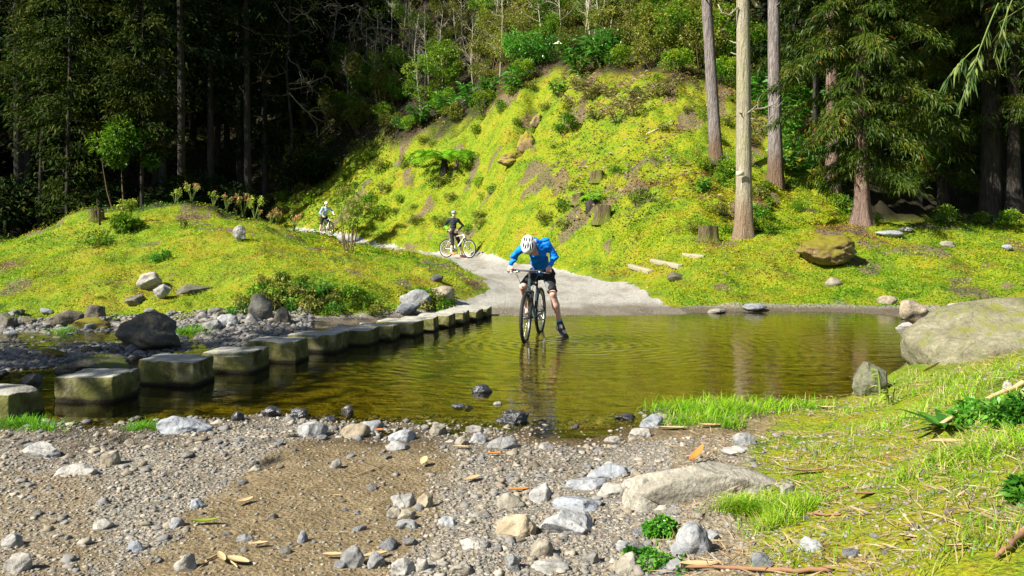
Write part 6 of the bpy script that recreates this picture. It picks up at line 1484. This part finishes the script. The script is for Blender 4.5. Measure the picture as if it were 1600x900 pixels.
    ch = MB(); ch.tube([bb + A3(0, -.06, .075), A3(0, -.055, Rw + .04)], .005, 5); ch.tube([bb + A3(0, -.06, -.075), A3(.02, -.055, Rw - .14), A3(-.02, -.055, Rw - .1), A3(0, -.055, Rw - .04)], .005, 5); ch.torus(A3(0, -.055, Rw), .045, .008, N=24, n=6); ch.build('chain', M['steel_dark'], root)
    return root
def bpt(loc, ang, a, l, z): return A3(loc[0] + math.cos(ang) * a - math.sin(ang) * l, loc[1] + math.sin(ang) * a + math.cos(ang) * l, loc[2] + z)

# main rider
Bl = (.44, 12.76, -.04); Ba = math.atan2(-.973, -.23)
bicycle('dark mountain bike standing with both wheels in the pool under the rider in blue', Bl, Ba, 'frame_black', steer=.03, rad=.36, pedal=-.1)
l_ = A3(.973, -.23, 0); gc = bpt(Bl, Ba, .80, 0, 1.03); GL = gc + l_ * .29; GR = gc - l_ * .29
pdl = bpt(Bl, Ba, .43 - .17, -.15, .31)
JM = dict(head=(.225, 11.83, 1.34), hup=(.06, -.93, .36), hface=(-.05, -.36, -.93), neck=(.33, 12.02, 1.40), chest=(.37, 12.10, 1.27), pelvis=(.45, 12.45, .97),
          shL=(.50, 12.08, 1.395), shR=(.17, 12.00, 1.34), elL=(.63, 12.11, 1.19), elR=(.04, 12.10, 1.19), wrL=tuple(GL + A3(.01, .075, .045)), wrR=tuple(GR + A3(-.0, .08, .045)),
          hipL=(.545, 12.43, .92), hipR=(.36, 12.45, .92), knL=(.605, 12.16, .63), knR=(.165, 12.14, .74), anL=(.715, 12.27, .20), anR=tuple(pdl + A3(.0, .06, .10)), toeL=(.80, 12.10, .0), toeR=tuple(pdl + A3(-.01, -.07, .05)))
person('person in blue jacket and white helmet bent over the handlebar, one foot in the water', JM, (.45, 12.3, -.02), h=.0105, jacket='blue', shorts='black', panel='L', hands=[hand_grip(GL, l_, JM['wrL']), hand_grip(GR, -l_, JM['wrR'])])
# second rider, standing astride the white bike beside the path
x, y = W(733.8, 30.6)
A2 = math.atan2(-.55, .835); f2 = A3(.835, -.55, 0); l2 = A3(.55, .835, 0)
F2 = A3(x, y, 0); R2 = F2 - f2 * 1.09; zz2 = max(Hs(F2[0], F2[1]), Hs(R2[0], R2[1])) + .0
B2 = (R2[0], R2[1], zz2)
bicycle('white mountain bike with pale rims held astride beside the path in the middle distance', B2, A2, 'frame_white', steer=-.15, rad=.35, tyre='rubber', rim='frame_white', spk=20, det=0, pedal=-1.5)
def P2(a, l, z): return tuple(bpt(B2, A2, a, l, z))
J2 = dict(head=P2(.36, -.02, 1.66), hup=(.02, 0, 1), hface=(.1, -1, -.08), neck=P2(.33, 0, 1.50), chest=P2(.33, -.0, 1.34), pelvis=P2(.33, -.02, .98),
          shL=(0,0,0), shR=(0,0,0), elL=(0,0,0), elR=(0,0,0), wrL=(0,0,0), wrR=(0,0,0),
          hipL=P2(.37, .07, .94), hipR=P2(.33, -.11, .94), knL=P2(.52, .16, .52), knR=P2(.42, -.17, .53), anL=P2(.50, .30, .10), anR=P2(.36, -.19, .22), toeL=P2(.62, .34, .04), toeR=P2(.50, -.21, .16))
c2 = A3(*P2(.33, 0, 0)); s2_ = A3(.97, -.2, 0)
for k, sx in (('R', -1), ('L', 1)):
    J2['sh' + k] = tuple(c2 * [1, 1, 0] + s2_ * .165 * sx + A3(0, 0, zz2 + 1.44)); J2['el' + k] = tuple(c2 * [1, 1, 0] + s2_ * .36 * sx + A3(0, .10, zz2 + 1.22)); J2['wr' + k] = tuple(c2 * [1, 1, 0] + s2_ * .17 * sx + A3(0, -.06, zz2 + 1.04))
pr2 = person('person in dark jacket and grey helmet with hands on hips astride the white bike', J2, P2(.33, 0, 0), h=.016, jacket='navy', shorts='black', pants_to=.25, helmet='helmet_grey', hair='hair_blond', shoes='shoe_coral', skin='skin_pale', build=.92,
       hands=[hand_open(J2['wrR'], (.5, -.2, -.6), (-.6, -.6, 0)), hand_open(J2['wrL'], (-.5, -.2, -.6), (.6, -.6, 0))])
lm = MB(); o2 = A3(*P2(.33, 0, 0)); e_ = A3(*J2['elR']) - o2; w_ = A3(*J2['wrR']) - o2; lm.tube([e_ * .9 + w_ * .1, e_ * .5 + w_ * .5, e_ * .15 + w_ * .85], [.052, .05, .043], 12); lm.build('sleeve', M['lime'], pr2)
# third rider, farthest along the path
x, y = W(518.5, 42.6); A1 = math.atan2(-.80, .60); F1 = A3(x, y, 0); R1 = F1 - A3(.60, -.80, 0) * 1.09; z1 = max(Hs(F1[0], F1[1]), Hs(R1[0], R1[1])) 
B1 = (R1[0], R1[1], z1)
bicycle('silver mountain bike of the farthest rider on the gravel path', B1, A1, 'frame_silver', steer=-.1, rad=.35, rim='alloy', spk=20, det=0, pedal=.4)
def P1(a, l, z): return tuple(bpt(B1, A1, a, l, z))
l1 = A3(.80, .60, 0); g1 = A3(*P1(.80, .29, 1.03)); 
J1 = dict(head=P1(.50, -.04, 1.62), hup=(.1, -.15, 1), hface=(.35, -.9, -.35), neck=P1(.42, -.02, 1.47), chest=P1(.38, -.02, 1.31), pelvis=P1(.24, -.05, .98),
          shL=P1(.42, .15, 1.41), shR=P1(.38, -.20, 1.41), elL=P1(.60, .30, 1.22), elR=P1(.34, -.33, 1.15), wrL=tuple(g1 + A3(-.05, .06, .05)), wrR=P1(.46, -.22, 1.02),
          hipL=P1(.27, .05, .93), hipR=P1(.23, -.14, .93), knL=P1(.45, .13, .60), knR=P1(.28, -.24, .50), anL=P1(.40, .15, .30), anR=P1(.22, -.32, .09), toeL=P1(.54, .15, .24), toeR=P1(.34, -.36, .03))
pr1 = person('person in pale blue shirt and white helmet with a backpack, farthest rider on the path', J1, P1(.25, -.05, 0), h=.016, jacket='lightblue', shorts='black', helmet='helmet_white', skin='skin_pale', shoes='shoe_dark', build=.95, hands=[hand_grip(g1, l1, J1['wrL']), hand_open(J1['wrR'], (.4, -.3, -.3), (-.3, -.6, .6))])
bp = thing('backpack', 'small dark red backpack on the back of the farthest rider', 'backpack', P1(.24, -.02, 1.25)); 
bq = [((-.0, 0, .12), (-.02, 0, -.12), .09, .10), ((-.06, .0, -.08), (-.05, 0, .02), .07, .07)]; 
fbq = body_sdf([tuple([A3(*q[0]), A3(*q[1]), q[2], q[3]]) for q in bq], .04); V_, F_ = nets(fbq, (-.25, -.25, -.3), (.25, .25, .3), .015)
bo = mesh('pack', V_, F_, plain('backpack_fabric', (.28, .1, .08), .8), np.full(len(V_), .5), True, bp); bp.rotation_euler = (0, .2, A1); bo2 = MB(); bo2.tube([[.02, .09, .12], [.12, .10, .10], [.16, .09, -.02], [.06, .09, -.12]], .014, 6); bo2.build('strap', M['dark_plastic'], bp)
# ------------------------------------------------------------------ camera, light, render
cd = bpy.data.cameras.new('camera'); cam = bpy.data.objects.new('camera', cd); COL.objects.link(cam)
cam.location = (0, 0, CAMZ); cam.rotation_euler = (R(90), 0, 0)
cd.sensor_width = 36; cd.lens = 36 * FX / 1600; cd.shift_y = -93 / 1600; cd.clip_start = .05; cd.clip_end = 1500
scene.camera = cam
SUN = unit(np.array([-.86, -.50, 0.0])) ; EL = R(42)
sd = np.array([SUN[0] * math.cos(EL), SUN[1] * math.cos(EL), math.sin(EL)])
ld = bpy.data.lights.new('sun', 'SUN'); ld.energy = 5.0; ld.angle = R(.5); ld.color = (1, .93, .80)
lo = bpy.data.objects.new('sun', ld); COL.objects.link(lo)
lo.rotation_euler = Vector(tuple(sd)).to_track_quat('Z', 'Y').to_euler(); lo.location = (-20, -12, 30)
wd = bpy.data.worlds.new('World'); scene.world = wd; wd.use_nodes = True; nt = wd.node_tree
sk = nt.nodes.new('ShaderNodeTexSky'); sk.sky_type = 'NISHITA'; sk.sun_disc = False; sk.sun_elevation = EL
sk.sun_rotation = math.atan2(sd[0], sd[1])
bg = nt.nodes['Background']; nt.links.new(sk.outputs[0], bg.inputs[0]); bg.inputs[1].default_value = .05
vs = scene.view_settings; vs.view_transform = 'Standard'; vs.look = 'None'; vs.gamma = 1; vs.exposure = 1.15; vs.use_curve_mapping = False
scene.render.engine = 'CYCLES'; cy = scene.cycles
cy.use_denoising = True; cy.max_bounces = 6; cy.diffuse_bounces = 3; cy.glossy_bounces = 3; cy.transmission_bounces = 3; cy.transparent_max_bounces = 8
cy.caustics_reflective = False; cy.caustics_refractive = False; cy.sample_clamp_indirect = 4
try: cy.denoising_input_passes = 'RGB_ALBEDO_NORMAL'
except Exception: pass
